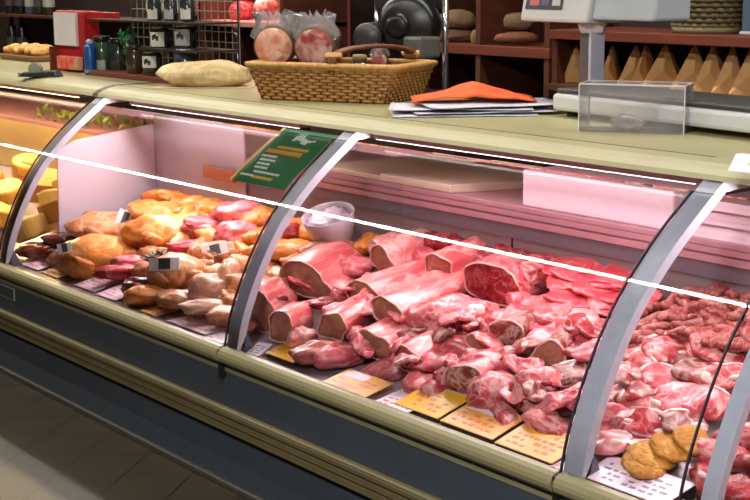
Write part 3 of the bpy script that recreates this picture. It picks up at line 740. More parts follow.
# basket
wick = mat('wicker', (176, 132, 70), (140, 96, 46), 60, .6, bump=.4); wick_d = mat('wicker_dark', (116, 66, 30), (96, 52, 22), 40, .6); wick_l = mat('wicker_light', (196, 152, 88), (170, 124, 66), 50, .6)
bk = thing('wicker_basket', 'oblong brown wicker basket with arched handle, holding wrapped cured meats', 'basket', (-4.06, .86, TOP), math.radians(24))
BL, BW, BH = .60, .33, .125
def ringpts(L, W_, z, n=24, off=0, amp=0):
    out = []; per = 4*n
    for k in range(per):
        t = k/per*4; s = int(t); f = t-s
        c = [(-L/2, -W_/2), (L/2, -W_/2), (L/2, W_/2), (-L/2, W_/2)]
        x = c[s][0]*(1-f)+c[(s+1) % 4][0]*f; y = c[s][1]*(1-f)+c[(s+1) % 4][1]*f
        r = math.hypot(x/L, y/W_); w_ = amp*(1 if (k+off) % 2 else -1)
        nx, ny = ((0, -1), (1, 0), (0, 1), (-1, 0))[s]
        cr_ = max(0, abs(x)/(L/2)+abs(y)/(W_/2)-1.86)   # round the corners off
        out.append(Vector((x*(1-cr_*.28)+nx*w_, y*(1-cr_*.28)+ny*w_, z)))
    return out
wv = MB()
for j in range(11):
    f = j/10; z = .008+f*(BH-.015); g = .86+.14*f
    p = ringpts(BL*g, BW*g, z, 20, j, .0045); wv.tube(p+[p[0]], .0062, 6, False)
wv.build('weave', wick, bk, smooth=True)
st = MB()
for k, (p, q) in enumerate(zip(ringpts(BL*.86, BW*.86, .0, 20), ringpts(BL, BW, BH, 20))): st.tube([p, q], .0042, 5)
st.build('stakes', wick_d, bk, smooth=True)
rm = MB()
for j, (o_, z) in enumerate(((0, BH-.006), (.008, BH+.002), (-.006, BH+.004))):
    p = ringpts(BL+o_*2, BW+o_*2, z, 20); rm.tube(p+[p[0]], .009, 8, False)
rm.build('rim', wick_l, bk, smooth=True)
fl = MB().box((-BL*.42, -BW*.42, .002), (BL*.42, BW*.42, .010)).build('base', wick_d, bk)
hp = []
for k in range(25):
    a_ = PI*k/24; hp.append((BL*(.22-.13*math.cos(a_)), -BW/2*math.cos(a_), BH-.02+.085*math.sin(a_)**.4))
hb = MB()
for o_ in (-.010, 0, .010): hb.tube([(x+o_, y, z) for x, y, z in hp], .008, 8)
hd_ = hb.build('handle', wick_d, bk, smooth=True)
for kk in ((2, 3), (21, 22)):
    lb = MB(); lb.tube([(hp[kk[0]][0]-.026, hp[kk[0]][1], hp[kk[0]][2]), (hp[kk[0]][0]-.026, hp[kk[1]][1], hp[kk[1]][2]), (hp[kk[0]][0]+.026, hp[kk[1]][1], hp[kk[1]][2]), (hp[kk[0]][0]+.026, hp[kk[0]][1], hp[kk[0]][2])], .012, 8)
    lb.build('lashing', wick_l, hd_, smooth=True)
def inbasket(x, y, z): 
    c, s_ = math.cos(math.radians(24)), math.sin(math.radians(24)); return Vector((-4.06+c*x-s_*y, .86+s_*x+c*y, TOP+z))
meat_mat('terrine_orange', (200, 96, 60), (222, 150, 112), (236, 200, 168), (246, 226, 204), 30, .08, bump=.3)
meat_mat('salami_red', (120, 40, 40), (170, 74, 66), (210, 130, 116), (238, 206, 190), 34, .09, bump=.3)
wrap_m = glass_mat('cellophane', (.98, .97, .95), 1.4, .12, .8, .16)
def roll(label, x, y, r, L, m_, heading):
    P = inbasket(x, y, .012+r+.095)
    t = thing('cured_meat', label, 'cured meat', P, (.12, 0, heading))
    b = MB(); n = 12
    vs = []; prof = [(r*.93, 0), (r, .006), (r*1.03, L*.5), (r*.9, L*.92), (r*.4, L)]
    b.lathe(prof, 28); o = b.build('roll_body', mat('rind_brown', (84, 62, 48), (110, 84, 60), 20, .5, bump=.5), t, smooth=True); o.rotation_euler = (-PI/2, 0, 0)
    d = MB().lathe([(r*.92, -.001), (r*.90, .002), (r*.5, .004), (.002, .0045)], 28).build('cut_face', MATS[m_], t, smooth=True); d.rotation_euler = (PI/2, 0, 0)
    # gathered film standing up behind the roll
    f = MB(); vs = []; nn = 28
    for j in range(7):
        for k in range(nn):
            a_ = 2*PI*k/nn; rr = r*(1.10-.10*j*(.6+.4*math.sin(k*2.1)))*(1+.10*math.sin(k*3.7+j)); vs.append((rr*math.cos(a_)*1.1, L*.35+rr*.5*math.sin(a_), r*.35+j*r*.2+.012*math.sin(k*2.9)))
    f.add(vs, [(j*nn+k, j*nn+(k+1) % nn, (j+1)*nn+(k+1) % nn, (j+1)*nn+k) for j in range(6) for k in range(nn)])
    o = f.build('film_wrap', wrap_m, t, smooth=True); so = o.modifiers.new('solid', 'SOLIDIFY'); so.thickness = .0012
    return t
roll('cut cured meat roll with orange and white face, left in the basket', -.262, -.035, .076, .16, 'terrine_orange', .75)
roll('cut salami with mottled red face, centre of the basket', -.095, -.03, .074, .17, 'salami_red', .75)
roll('small red cured sausage end beside the basket handle', .13, .05, .030, .12, 'salami_red', .85)
jr = thing('preserve_jar', 'small silvery jar standing in the basket behind the salami', 'jar', inbasket(.05, .05, .011))
MB().lathe([(.028, 0), (.030, .01), (.030, .11), (.024, .12)], 20).build('jar_body', mat('silver_foil', (168, 170, 180), None, 12, .25, .7), jr, smooth=True)
MB().lathe([(.027, .12), (.027, .142), (.02, .146)], 20).build('jar_lid', mat('ochre_lid', (150, 130, 84), None, 9, .4), jr, smooth=True)
pk = thing('wrapped_packet', 'green-brown wrapped packet lying at the basket right end', 'packet', inbasket(.21, .0, .012), .5)
link('packet_body', blob('packet_body', mat('packet_green', (110, 104, 70), (84, 80, 54), 20, .4), .055, .07, .05, 6, .2, 1.5, 3, 2.5, .9), pk, (0, 0, .055))
MB().box((-.03, -.03, .10), (.03, .03, .103)).build('packet_tag', card_w, pk)

# orange cloth and papers
def sheetslab(name, label, cat, cx, cy, L, W_, rz, z, m_, sd, bump=.004, th=.002, group=None):
    n = 14; vs = []; 
    for i in range(n+1):
        for j in range(n+1):
            x, y = L*(i/n-.5), W_*(j/n-.5); vs.append((x, y, bump*(1+noise.noise(Vector((x*9, y*9, sd))))))
    fs = [(i*(n+1)+j, (i+1)*(n+1)+j, (i+1)*(n+1)+j+1, i*(n+1)+j+1) for i in range(n) for j in range(n)]
    o = MB().add(vs, fs).build(name, m_, None, smooth=True); o.location = (cx, cy, z); o.rotation_euler = (0, 0, rz)
    so = o.modifiers.new('solid', 'SOLIDIFY'); so.thickness = th; so.offset = 1
    return tag(o, label, cat, group)
ppr = mat('paper_white', (206, 204, 214), (190, 188, 200), 8, .5)
P = at_z(420, 113, TOP+.01)
for i, (dx, dy, rz, l) in enumerate([(0, 0, .95, 'lowest white sheet under the orange cloth beside the basket'), (.02, .06, 1.05, 'second white sheet of the papers under the orange cloth'), (-.03, .02, .85, 'topmost white sheet, jutting out under the orange cloth'), (.03, .10, 1.15, 'white sheet curling at the right end of the papers')]):
    sheetslab('paper_sheet', l, 'paper', P.x+.02+dx, P.y+.16+dy, .46, .25, rz, TOP+.0012+i*.008, ppr, i*3.1, .003)
oc = mat('orange_cloth', (226, 92, 26), (204, 76, 18), 20, .7, bump=.3)
Q = at_z(423, 99, TOP+.05)
n = 20; vs = []
for i in range(n+1):
    for j in range(n+1):
        x, y = .40*(i/n-.5), .22*(j/n-.5); h_ = .055*max(0, 1-abs(x)/.20)*max(0, 1-abs(y)/.12)**.5
        vs.append((x, y, h_+.006*noise.noise(Vector((x*16, y*16, 5)))))
o = MB().add(vs, [(i*(n+1)+j, (i+1)*(n+1)+j, (i+1)*(n+1)+j+1, i*(n+1)+j+1) for i in range(n) for j in range(n)]).build('folded_cloth', oc, None, smooth=True)
o.location = (P.x-.04, P.y+.26, TOP+.036); o.rotation_euler = (0, 0, .92); so = o.modifiers.new('solid', 'SOLIDIFY'); so.thickness = .004; so.offset = 1
tag(o, 'bright orange folded cloth on the papers beside the basket', 'cloth')

# clear plastic box
a = at_z(578, 131, TOP); b = at_z(684, 135, TOP)
ang = math.atan2(b.y-a.y, b.x-a.x); L_ = (Vector((b.x-a.x, b.y-a.y))).length
bx = thing('clear_box', 'empty clear plastic box standing on the countertop before the scale', 'box', (a.x, a.y, TOP), ang)
W_ = .125; H_ = .135; th = .004
w1 = MB(); w1.box((0, 0, 0), (L_, th, H_)); w1.box((0, W_-th, 0), (L_, W_, H_)); w1.box((0, th, 0), (th, W_-th, H_)); w1.box((L_-th, th, 0), (L_, W_-th, H_))
w1.build('walls', clear, bx); MB().box((th, th, 0), (L_-th, W_-th, th)).build('bottom', clear, bx)
ed = mat('acrylic_edge', (226, 222, 222), None, 5, .2)
e = MB(); e.box((0, -.0005, H_-.003), (L_, th+.0005, H_+.001)); e.box((0, W_-th, H_-.003), (L_, W_, H_+.001)); e.box((-.0005, 0, H_-.003), (th, W_, H_+.001)); e.box((L_-th, 0, H_-.003), (L_+.0005, W_, H_+.001))
for x, y in ((0, 0), (L_-th*.6, 0), (0, W_-th), (L_-th*.6, W_-th)): e.box((x-.0005, y-.0005, 0), (x+th*.6, y+th*.6, H_))
e.build('bright_edges', ed, bx)
pb = link('film_bag', blob('film_bag', wrap_m, .05, .035, .022, 9, .35, 2.4, 3, 2.2, .8, .1), None, Vector((a.x, a.y, 0))+Vector((math.cos(ang)*L_*.42-math.sin(ang)*.062, math.sin(ang)*L_*.42+math.cos(ang)*.062, TOP+.024)))
tag(pb, 'crumpled shiny film lying inside the clear plastic box', 'film')

# scale
sc_w = mat('scale_white', (206, 210, 206), (200, 204, 200), 5, .4); sc_d = mat('scale_dark', (58, 58, 54), None, 5, .4)
sa = at_z(548, 117, TOP); sb = at_z(752, 143, TOP); sang = math.atan2(sb.y-sa.y, sb.x-sa.x)
sl = thing('shop_scale', 'white shop scale with dark weighing tray and a raised display head on a pole', 'scale', (sa.x-.02, sa.y+.035, TOP), sang)
SL = .92
for x, y in ((.05, .05), (SL-.05, .05), (.05, .24), (SL-.05, .24)): MB().lathe([(.022, 0), (.02, .018)], 14, (x, y, 0)).build('foot', black, sl)
MB().box((0, 0, .018), (SL, .28, .072)).build('scale_body', sc_w, sl, bevel=.012)
MB().box((.01, .01, .072), (SL-.04, .27, .088)).build('weighing_tray', sc_d, sl, bevel=.006)
pp = at_y(590, 60, sa.y+.22)
inv = Matrix.Rotation(-sang, 4, 'Z')
pl = inv @ (Vector((pp.x, pp.y, 0))-Vector((sa.x, sa.y, 0)))
zb = at_y(590, 30, pp.y).z - TOP
po = MB().box((pl.x-.034, pl.y-.03, .088), (pl.x+.012, pl.y+.03, zb)).build('pole', mat('pole_grey', (112, 108, 106), None, 6, .4, .3), sl, bevel=.006)
MB().box((pl.x+.0125, pl.y-.032, .088), (pl.x+.024, pl.y+.030, zb)).build('pole_trim', mat('pole_white', (206, 204, 220), None, 6, .35), po, bevel=.004)
MB().lathe([(.05, zb-.012), (.066, zb+.022)], 4, (pl.x-.006, pl.y, 0)).build('collar', mat('collar_white', (214, 196, 196), None, 6, .4), sl, bevel=.006)
hz = zb+.022
hl = inv @ (at_y(530, 20, pp.y)-Vector((sa.x, sa.y, 0))); hr = inv @ (at_y(676, 15, pp.y)-Vector((sa.x, sa.y, 0)))
hx0, hx1 = hl.x, hr.x
hd_ = MB().prism([(pl.y-.09, hz), (pl.y+.09, hz), (pl.y+.09, hz+.20), (pl.y-.05, hz+.20)], hx0, (hx0+hx1)/2+.03).build('display_head', sc_w, sl, bevel=.012)
MB().prism([(pl.y-.07, hz+.012), (pl.y+.09, hz+.012), (pl.y+.09, hz+.20), (pl.y-.03, hz+.20)], (hx0+hx1)/2+.031, hx1).build('keyboard_wing', mat('scale_grey', (176, 184, 190), None, 5, .4), hd_, bevel=.01)
fx = inv @ (at_y(536, 5, pp.y)-Vector((sa.x, sa.y, 0))); fx2 = inv @ (at_y(577, 5, pp.y)-Vector((sa.x, sa.y, 0)))
def front(zz): return pl.y-.09+.04*(zz-hz)/.20
zt = at_y(556, 10, pp.y-.08).z-TOP
sn = MB().hexa([(fx.x, front(zt)-.004, zt), (fx2.x, front(zt)-.004, zt), (fx2.x, front(zt)+.01, zt), (fx.x, front(zt)+.01, zt),
                (fx.x, front(zt+.1)-.004, zt+.1), (fx2.x, front(zt+.1)-.004, zt+.1), (fx2.x, front(zt+.1)+.01, zt+.1), (fx.x, front(zt+.1)+.01, zt+.1)]).build('screen', mat('screen_dark', (78, 84, 84), None, 5, .25), hd_)
wI = fx2.x-fx.x
for q0, q1, c_ in ((.12, .38, (206, 110, 120)), (.44, .66, (96, 100, 126)), (.74, .95, (206, 206, 200))):
    MB().hexa([(fx.x+wI*q, front(zt+dz)-.0055+dd, zt+dz) for dz, dd, q in ((.012, 0, q0), (.012, 0, q1), (.012, .003, q1), (.012, .003, q0), (.09, 0, q0), (.09, 0, q1), (.09, .003, q1), (.09, .003, q0))]).build('screen_field', mat('field_%d' % int(q0*100), c_, None, 5, .3), sn)

# small things on the slab
wc = at_z(744, 172, TOP)
c1 = thing('display_card', 'white card with a yellow stripe at the right edge of the countertop', 'card', (wc.x+.02, wc.y, TOP), .1)
MB().hexa([(-.06, 0, 0), (.12, 0, 0), (.12, .05, 0), (-.06, .05, 0), (-.06, .03, .035), (.12, .03, .035), (.12, .05, .035), (-.06, .05, .035)]).build('card_body', card_w, c1)
MB().hexa([(-.02, .0125, .016), (.01, .0125, .016), (.01, .02, .016), (-.02, .02, .016), (.005, .0285, .0352), (.035, .0285, .0352), (.035, .034, .0352), (.005, .034, .0352)]).build('yellow_stripe', card_y, c1)
tp = at_z(34, 77, TOP)
td = thing('tape_dispenser', 'grey-green tape dispenser at the far left of the countertop', 'tape dispenser', (tp.x, tp.y+.03, TOP), .7)
MB().hexa([(-.10, -.035, 0), (.10, -.035, 0), (.10, .035, 0), (-.10, .035, 0), (-.07, -.03, .022), (.085, -.03, .03), (.085, .03, .03), (-.07, .03, .022)]).build('dispenser_body', mat('dispenser_dark', (36, 44, 42), None, 5, .35), td, bevel=.006)
o = MB().tube([(0, -.018, 0), (0, .018, 0)], .028, 20).build('tape_roll', mat('tape_grey', (136, 142, 120), None, 9, .3), td, smooth=False); o.location = (-.02, 0, .034)
MB().box((-.095, -.03, .010), (-.06, .03, .018)).build('cutter', mat('tape_grey', (136, 142, 120)), td)

# ------------------------------------------------------------------ left end of the countertop
red = mat('display_red', (160, 18, 26), (146, 15, 22), 6, .4); blue = mat('can_blue', (20, 76, 134), (15, 66, 120), 6, .3)
def h_of(u, v0, v1, y): return abs(at_y(u, v0, y).z-at_y(u, v1, y).z)
YR = .78
p0 = at_y(54, 72, YR); p1 = at_y(82, 72, YR)
Wd = p1.x-p0.x
rd = thing('counter_dispenser', 'red counter dispenser holding a blank grey-white card', 'dispenser', (p0.x, YR, TOP))
HR = at_y(66, 11, YR).z-TOP
MB().box((0, .02, 0), (Wd, .10, HR)).build('red_back', red, rd, bevel=.004)
MB().box((.01, .006, HR*.43), (Wd*.80, .0195, HR*.97)).build('white_card', mat('card_grey_white', (206, 200, 200), None, 4, .5), rd)
MB().box((0, -.02, 0), (.012, .0195, HR*.40)).build('side_panel', wood_red, rd)
MB().box((Wd*.25, -.02, .012), (Wd*.96, .015, HR*.26)).build('red_packet', mat('packet_red', (212, 40, 40), (196, 150, 120), 30, .4), rd, bevel=.006)
q = at_y(110, 16, YR)
MB().box((Wd*.8, .03, HR*.86), (q.x-p0.x, .05, HR*1.0)).build('red_arm', red, rd, bevel=.003)
c0 = at_y(91, 72, .76); cr_ = .028
cn = thing('spray_can', 'slim blue can standing right of the red dispenser', 'can', (c0.x, .76, TOP))
hc = at_y(91, 41, .76).z-TOP
MB().lathe([(cr_*.92, 0), (cr_, .006), (cr_, hc*.82), (cr_*.7, hc*.92)], 20).build('can_body', blue, cn, smooth=True)
MB().lathe([(cr_*.62, hc*.9), (cr_*.62, hc), (cr_*.3, hc*1.05)], 16).build('cap', mat('cap_pale', (150, 170, 184), None, 6, .4), cn, smooth=True)
MB().lathe([(cr_*1.01, .01), (cr_*1.01, hc*.16)], 20).build('pale_band', mat('band_pale_blue', (96, 150, 190), None, 6, .4), cn)

# wire rack with jars
r0 = at_y(96, 75, .78); r1 = at_y(200, 75, .78); RW = r1.x-r0.x
rk = thing('jar_rack', 'dark wooden rack of preserve jars with wire back, left of the flat rind', 'rack', (r0.x, .78, TOP))
MB().box((0, -.04, 0), (RW, .20, .022)).build('base_board', wood_red, rk, bevel=.003)
tz = [at_y(160, v, .80).z-TOP for v in (72, 47.5, 20.5)]
for k in (1, 2): MB().box((0 if k == 2 else RW*.5, -.03, tz[k]-.010), (RW, .19, tz[k]-.002)).build('shelf', mat('rack_shelf', (44, 38, 30), None, 6, .4), rk)
for x in (.004, RW*.485, RW-.008): MB().box((x, .19, .022), (x+.008, .198, .62)).build('upright', MATS['rack_shelf'], rk)
gr = MB()
for k in range(18): gr.tube([(RW*k/17, .194, .03), (RW*k/17, .194, .60)], .0022, 5)
for k in range(14): gr.tube([(0, .192, .04+.042*k), (RW, .192, .04+.042*k)], .0022, 5)
gr.build('wire_back', mat('wire_grey', (120, 122, 104), None, 5, .5), rk)
MB().box((RW*.14, .20, .28), (RW*.55, .206, .62)).build('pale_panel', mat('panel_pale', (196, 198, 176), None, 4, .6), rk)
def jar(u, v, y, r, h, label, gl, lid, lab, lh=(.25, .75), neck=False):
    P = at_y(u, v, y); 
    t = thing('preserve_jar', label, 'jar', P)
    g = mat('jar_'+gl[0], gl[1], gl[2], 14, .12, spec=.6)
    if neck: pr = [(r*.9, 0), (r, .004), (r, h*.62), (r*.45, h*.80), (r*.42, h)]
    else: pr = [(r*.9, 0), (r, .005), (r, h*.78), (r*.85, h*.84), (r*.85, h*.86)]
    MB().lathe(pr, 20).build('jar_body', g, t, smooth=True)
    lr = r*.5 if neck else r*.93
    MB().lathe([(lr, h*.87), (lr, h), (lr*.9, h*1.02)], 20).build('jar_lid', lid, t, smooth=True)
    if lab:
        n = 11; vs = []
        for k in range(n):
            a_ = math.radians(-150+ (120*k/(n-1)))+.35
            for rr, z in ((r*1.005, h*lh[0]), (r*1.005, h*lh[1]), (r*1.03, h*lh[1]), (r*1.03, h*lh[0])): vs.append((rr*math.cos(a_), rr*math.sin(a_), z))
        fs = []
        for k in range(n-1):
            o = 4*k
            for j in range(4): fs.append((o+j, o+(j+1) % 4, o+4+(j+1) % 4, o+4+j))
        fs += [(0, 1, 2, 3), (4*n-4, 4*n-1, 4*n-2, 4*n-3)]
        lo_ = MB().add(vs, fs).build('paper_label', lab, t)
        b = MB(); a_ = math.radians(-90)+.45
        for q, z in ((-.25, .5), (.0, .55), (.25, .47)):
            cx, cy = r*1.035*math.cos(a_+q), r*1.035*math.sin(a_+q); tx, ty = -math.sin(a_+q), math.cos(a_+q)
            b.hexa([(cx-tx*.006, cy-ty*.006, h*(z-.1)), (cx+tx*.006, cy+ty*.006, h*(z-.1)), (cx*.99+tx*.006, cy*.99+ty*.006, h*(z-.1)), (cx*.99-tx*.006, cy*.99-ty*.006, h*(z-.1)),
                    (cx-tx*.006, cy-ty*.006, h*(z+.1)), (cx+tx*.006, cy+ty*.006, h*(z+.1)), (cx*.99+tx*.006, cy*.99+ty*.006, h*(z+.1)), (cx*.99-tx*.006, cy*.99-ty*.006, h*(z+.1))])
        b.build('label_mark', mat('label_ink', (40, 40, 44), None, 5, .5), lo_)
    return t
dk = ('dark', (30, 36, 34), (48, 54, 48)); gb = ('bluegrey', (62, 80, 84), (44, 58, 62)); gn = ('green', (40, 70, 48), (58, 84, 56))
lid_m = mat('lid_silver', (130, 132, 130), None, 8, .25, .6); lid_k = mat('lid_black', (30, 30, 30), None, 8, .3); lab_m = mat('label_cream', (196, 196, 180), None, 5, .5); lab_d = mat('label_dim', (150, 152, 144), None, 5, .5)
jar(153, 73, .80, .042, .098, 'dark jar with cream label, bottom row of the rack, left one', dk, lid_m, lab_m)
jar(186, 73.5, .80, .044, .100, 'blue-grey glass jar, bottom row of the rack, right one', gb, lid_m, lab_d, (.1, .3))
jar(161, 49, .82, .042, .100, 'dark jar with large dark-printed label, second row, left one', dk, lid_m, lab_m, (.12, .72))
jar(186, 48, .82, .044, .100, 'dark jar with dim label and pale lid, second row, right one', dk, lid_m, lab_d, (.12, .78))
jar(155, 21.5, .82, .030, .13, 'dark small-necked bottle with cream label, top row, leftmost', dk, lid_k, lab_m, (.08, .42), True)
jar(171, 21.5, .84, .028, .13, 'dark small-necked bottle with narrow label, top row, between the others', dk, lid_k, lab_d, (.08, .42), True)
jar(188, 21.5, .82, .030, .13, 'dark small-necked bottle with pale square label, top row, rightmost', dk, lid_k, lab_m, (.08, .42), True)
jar(103, 72, .82, .040, .16, 'green glass jar with pale lower label behind the blue can', gn, lid_k, lab_d, (.05, .35))
jar(119, 72, .86, .040, .15, 'dark green jar just left of the herb bunch', dk, lid_k, None)
jar(135, 73, .80, .036, .12, 'brownish dark jar under the herb bunch', ('brown', (50, 40, 28), (66, 54, 36)), lid_k, None)
P = at_y(128, 46, .80); b = MB()
for k in range(46):
    q = Vector((random.uniform(-.05, .05), random.uniform(-.03, .03), random.uniform(-.06, .05))); d = Vector((random.uniform(-.05, .05), random.uniform(-.03, .03), random.uniform(-.01, .05)))
    n = d.cross(Vector((.3, 1, .2))).normalized()*.012
    b.add([q, q+d*.5+n, q+d, q+d*.5-n, q+d*.5+Vector((0, -.006, .004))], [(0,1,4),(1,2,4),(2,3,4),(3,0,4),(3,2,1,0)])
b.tube([(0, .0, -.10), (0, 0, .02)], .012, 8)
o = b.build('herb_bunch', mat('herb_green', (30, 104, 62), (40, 84, 50), 12, .5)); o.location = P
tag(o, 'bunch of green herbs on the rack among the jars', 'herbs')

# the flat rind / flatbread between the jars and the basket
P = at_z(207, 79, TOP+.03); k = ppm(P)
t = thing('cured_ham', 'flat pale lumpy cured ham piece lying left of the basket', 'ham', (P.x+.01, P.y-.015, TOP+.0485))
meat_mat('rind_pale', (176, 150, 100), (206, 182, 128), (222, 202, 152), (230, 214, 176), 12, .05, rough=.6, bump=.8)
link('ham_body', blob('ham_body', MATS['rind_pale'], .185, .085, .058, 3.3, .18, 1.6, 4, 2.2, .8, .06), t, None, (0, 0, RIGHT))
pp_ = MB().box((-.20, -.09, -.0475), (.20, .085, -.0455)).build('paper_sheet', mat('paper_pinkish', (206, 176, 150), None, 4, .6), t); pp_.rotation_euler = (0, 0, RIGHT)

# ------------------------------------------------------------------ back of the shop
def board(name, u0, v0, u1, v1, y, dep, m_, par, org):  # rectangle given by picture corners on the plane y, as part of a unit
    a = at_y(u0, v1, y); b = at_y(u1, v0, y)
    return MB().box((a.x-org.x, y-org.y, a.z-org.z), (b.x-org.x, y+dep-org.y, b.z-org.z)).build(name, m_, par, bevel=.003)
# middle cabinet (behind the papers)
A = at_y(414, 60, 2.4); B = at_y(549, 60, 2.4)
ca = thing('wall_cabinet', 'dark reddish wooden shelf unit behind the papers, with blurry loaves on it', 'cabinet', (A.x, 2.4, 0)); O = Vector((A.x, 2.4, 0)); CW = B.x-A.x
zs = at_y(480, 45, 2.4).z; zs2 = at_y(480, 55, 2.4).z
MB().box((0, .40, 0), (CW, .42, 2.2)).build('back_panel', wood_d, ca)
MB().box((-.01, -.01, zs2), (CW+.01, .40, zs)).build('shelf_board', wood_red, ca, bevel=.003)
MB().box((0, 0, zs2-.52), (CW, .40, zs2-.49)).build('lower_board', wood_d, ca)
MB().box((0, .0, 0), (CW, .40, zs2-.53)).build('base_chest', wood_d, ca)
for u in (415, 478, 547):
    x = at_y(u, 30, 2.4).x-A.x; MB().box((x-.016, 0, zs2-.49), (x+.016, .40, 2.2)).build('upright', wood, ca)
x = at_y(520, 60, 2.4).x-A.x
MB().box((at_y(505, 60, 2.4).x-A.x, .02, zs2-.49), (CW-.03, .39, zs2-.26)).build('drawer_front', wood, ca)
def loaf(label, u, v, w, h, y, m_, name='bread_loaf', cat='bread'):
    P = at_y(u, v+h/2, y); k = ppm(P); o = link(name, blob(name, m_, w/2/k*1.1, w/2/k*.6, h/2/k, u*.1, .1, 1.3, 4, 2.3, .9), None, (P.x, P.y, P.z+h/2/k), (0, 0, RIGHT)); return tag(o, label, cat)
lm_ = mat('loaf_dusty', (150, 122, 92), (120, 92, 66), 8, .7, bump=.3); ld_ = mat('loaf_brown', (104, 70, 44), (84, 56, 36), 8, .7)
loaf('pale round loaf on the upper shelf behind the basket, left of two', 456, 20, 38, 20, 2.62, lm_)
loaf('brown flat loaf in front of the pale one, upper shelf', 450, 37, 54, 14, 2.50, ld_)
loaf('small pale loaf on the upper shelf, right of the divider', 516, 22, 30, 18, 2.62, lm_)
loaf('low reddish brown loaf on the upper shelf under the scale head', 516, 38, 40, 12, 2.50, mat('loaf_red', (128, 76, 50), (104, 60, 40), 8, .7))
loaf('narrow pale roll beside the shelf divider', 476, 38, 10, 16, 2.47, lm_)
P = at_y(487, 77, 2.5)
cp = thing('white_cup', 'small grey-white cup standing in the lower shelf behind the papers', 'cup', (P.x, P.y, zs2-.49)); hh = at_y(487, 58, 2.5).z-(zs2-.49)
MB().lathe([(.022, 0), (.032, hh), (.029, hh-.004), (.018, .006)], 18).build('cup_body', mat('cup_grey', (170, 178, 178), None, 5, .4), cp, smooth=True)
MB().tube([(.030, 0, hh*.8), (.048, 0, hh*.75), (.048, 0, hh*.45), (.027, 0, hh*.35)], .004, 8).build('cup_handle', MATS['cup_grey'], cp, smooth=True)

# right cabinet with the row of paper bags
A = at_y(552, 60, 2.2); B = at_y(800, 60, 2.2)
cb = thing('bag_shelf', 'dark wooden shelf unit on the right holding pointed paper bags', 'shelf', (A.x, 2.2, 0)); CW = B.x-A.x
zt = at_y(680, 34, 2.2).z; zu = at_y(680, 44.5, 2.2).z; zl = at_y(680, 93, 2.2).z
MB().box((0, .42, 0), (CW, .44, 2.2)).build('back_panel', wood_d, cb)
MB().box((0, -.02, zu), (CW, .42, zt)).build('shelf_board', wood_red, cb, bevel=.003)
MB().box((0, -.02, zl-.03), (CW, .42, zl)).build('lower_board', wood, cb, bevel=.003)
MB().box((0, .02, 0), (CW, .42, zl-.031)).build('base_chest', wood_d, cb)
MB().box((0, 0, zl), (.03, .42, zu-.001)).build('upright', wood, cb)
bag_a = mat('kraft_paper', (224, 176, 116), (208, 160, 100), 6, .7); 
def paper_bag(u, w, lean, label, gp=None, hv=46):
    P = at_y(u, 92, 2.32); P.z = zl+.0015; k = ppm(P); a = w/k*.62; H = min(at_y(u, hv, 2.32).z, zu-.012)-zl
    t = thing('paper_bag', label, 'paper bag', P, (0, 0, .35+lean), gp)
    d = .06
    MB().add([(-a, -d, 0), (a, -d, 0), (a, d, 0), (-a, d, 0), (-a*.08+lean*.02, -.012, H), (a*.10+lean*.02, -.012, H), (a*.10+lean*.02, .006, H), (-a*.08+lean*.02, .006, H), (a*.15, -d*1.15, H*.45), (a*.15, -d*1.05, 0)],
             [(3,2,1,9,0), (0,9,8), (9,1,8), (0,8,4), (1,5,8), (4,8,5), (1,2,6,5), (2,3,7,6), (3,0,4,7), (4,5,6,7)]).build('bag_body', bag_a, t)
    MB().box((-a*.10+lean*.02, -.016, H*.93), (a*.12+lean*.02, .009, H*.985)).build('bag_fold', mat('kraft_light', (206, 164, 112), None, 6, .7), t)
    return t
for i, (u, w, ln, lab) in enumerate([(573, 30, .3, 'brown paper bag half hidden behind the scale pole'), (611, 16, .1, 'narrow pointed paper bag just right of the scale pole'),
      (634, 26, .2, 'brown paper bag behind the left half of the clear box'), (646, 16, -.2, 'slim greyish paper bag in the dark gap, third from the pole'), (664, 34, .1, 'broad paper bag behind the right end of the clear box'),
      (692, 34, .25, 'broad brown paper bag beneath the olive basket'), (712, 28, .0, 'paper bag beneath the right half of the olive basket'), (730, 28, .2, 'paper bag beneath the right rim of the olive basket'), (750, 30, .1, 'paper bag cut by the right edge of the photo')]):
    paper_bag(u, w, ln, lab)
# olive basket on top, bluish box beside
P = at_y(706, 32, 2.36); k = ppm(P)
ob = thing('round_basket', 'olive woven round basket on the shelf above the paper bags', 'basket', (P.x, P.y+.02, zt+.0015))
ol = mat('olive_weave', (104, 92, 60), (84, 74, 48), 50, .7, bump=.6)
rb, rt, hb_ = .135, .19, .26
b = MB()
for j in range(14):
    f = j/13; pts = []
    for q in range(49):
        a_ = 2*PI*q/48; r = rb+(rt-rb)*f+.005*(1 if (q+j) % 2 else -1); pts.append((r*math.cos(a_), r*math.sin(a_), .01+f*hb_))
    b.tube(pts, .0105, 6, False)
b.build('weave', ol, ob, smooth=True)
MB().lathe([(rb, .001), (rb, .012), (rt-.012, hb_), (rt-.016, hb_), (rb-.01, .016)], 28).build('lining', ol, ob, smooth=True)
MB().lathe([(rb+.012, 0), (rb+.014, .022), (rb, .024)], 28).build('base_ring', mat('olive_ring', (120, 108, 76), None, 30, .7), ob, smooth=True)
P = at_y(752, 31, 2.3)
mb_ = thing('blue_box', 'blue-grey plastic box on the shelf right of the olive basket', 'box', (P.x, P.y, zt+.0015))
MB().box((-.05, 0, 0), (.25, .12, .20)).build('box_body', mat('box_blue', (74, 92, 114), None, 5, .4), mb_, bevel=.004)
MB().box((-.055, -.006, 0), (.255, .125, .012)).build('box_rim', mat('rim_pale', (186, 196, 196), None, 5, .4), mb_, bevel=.003)

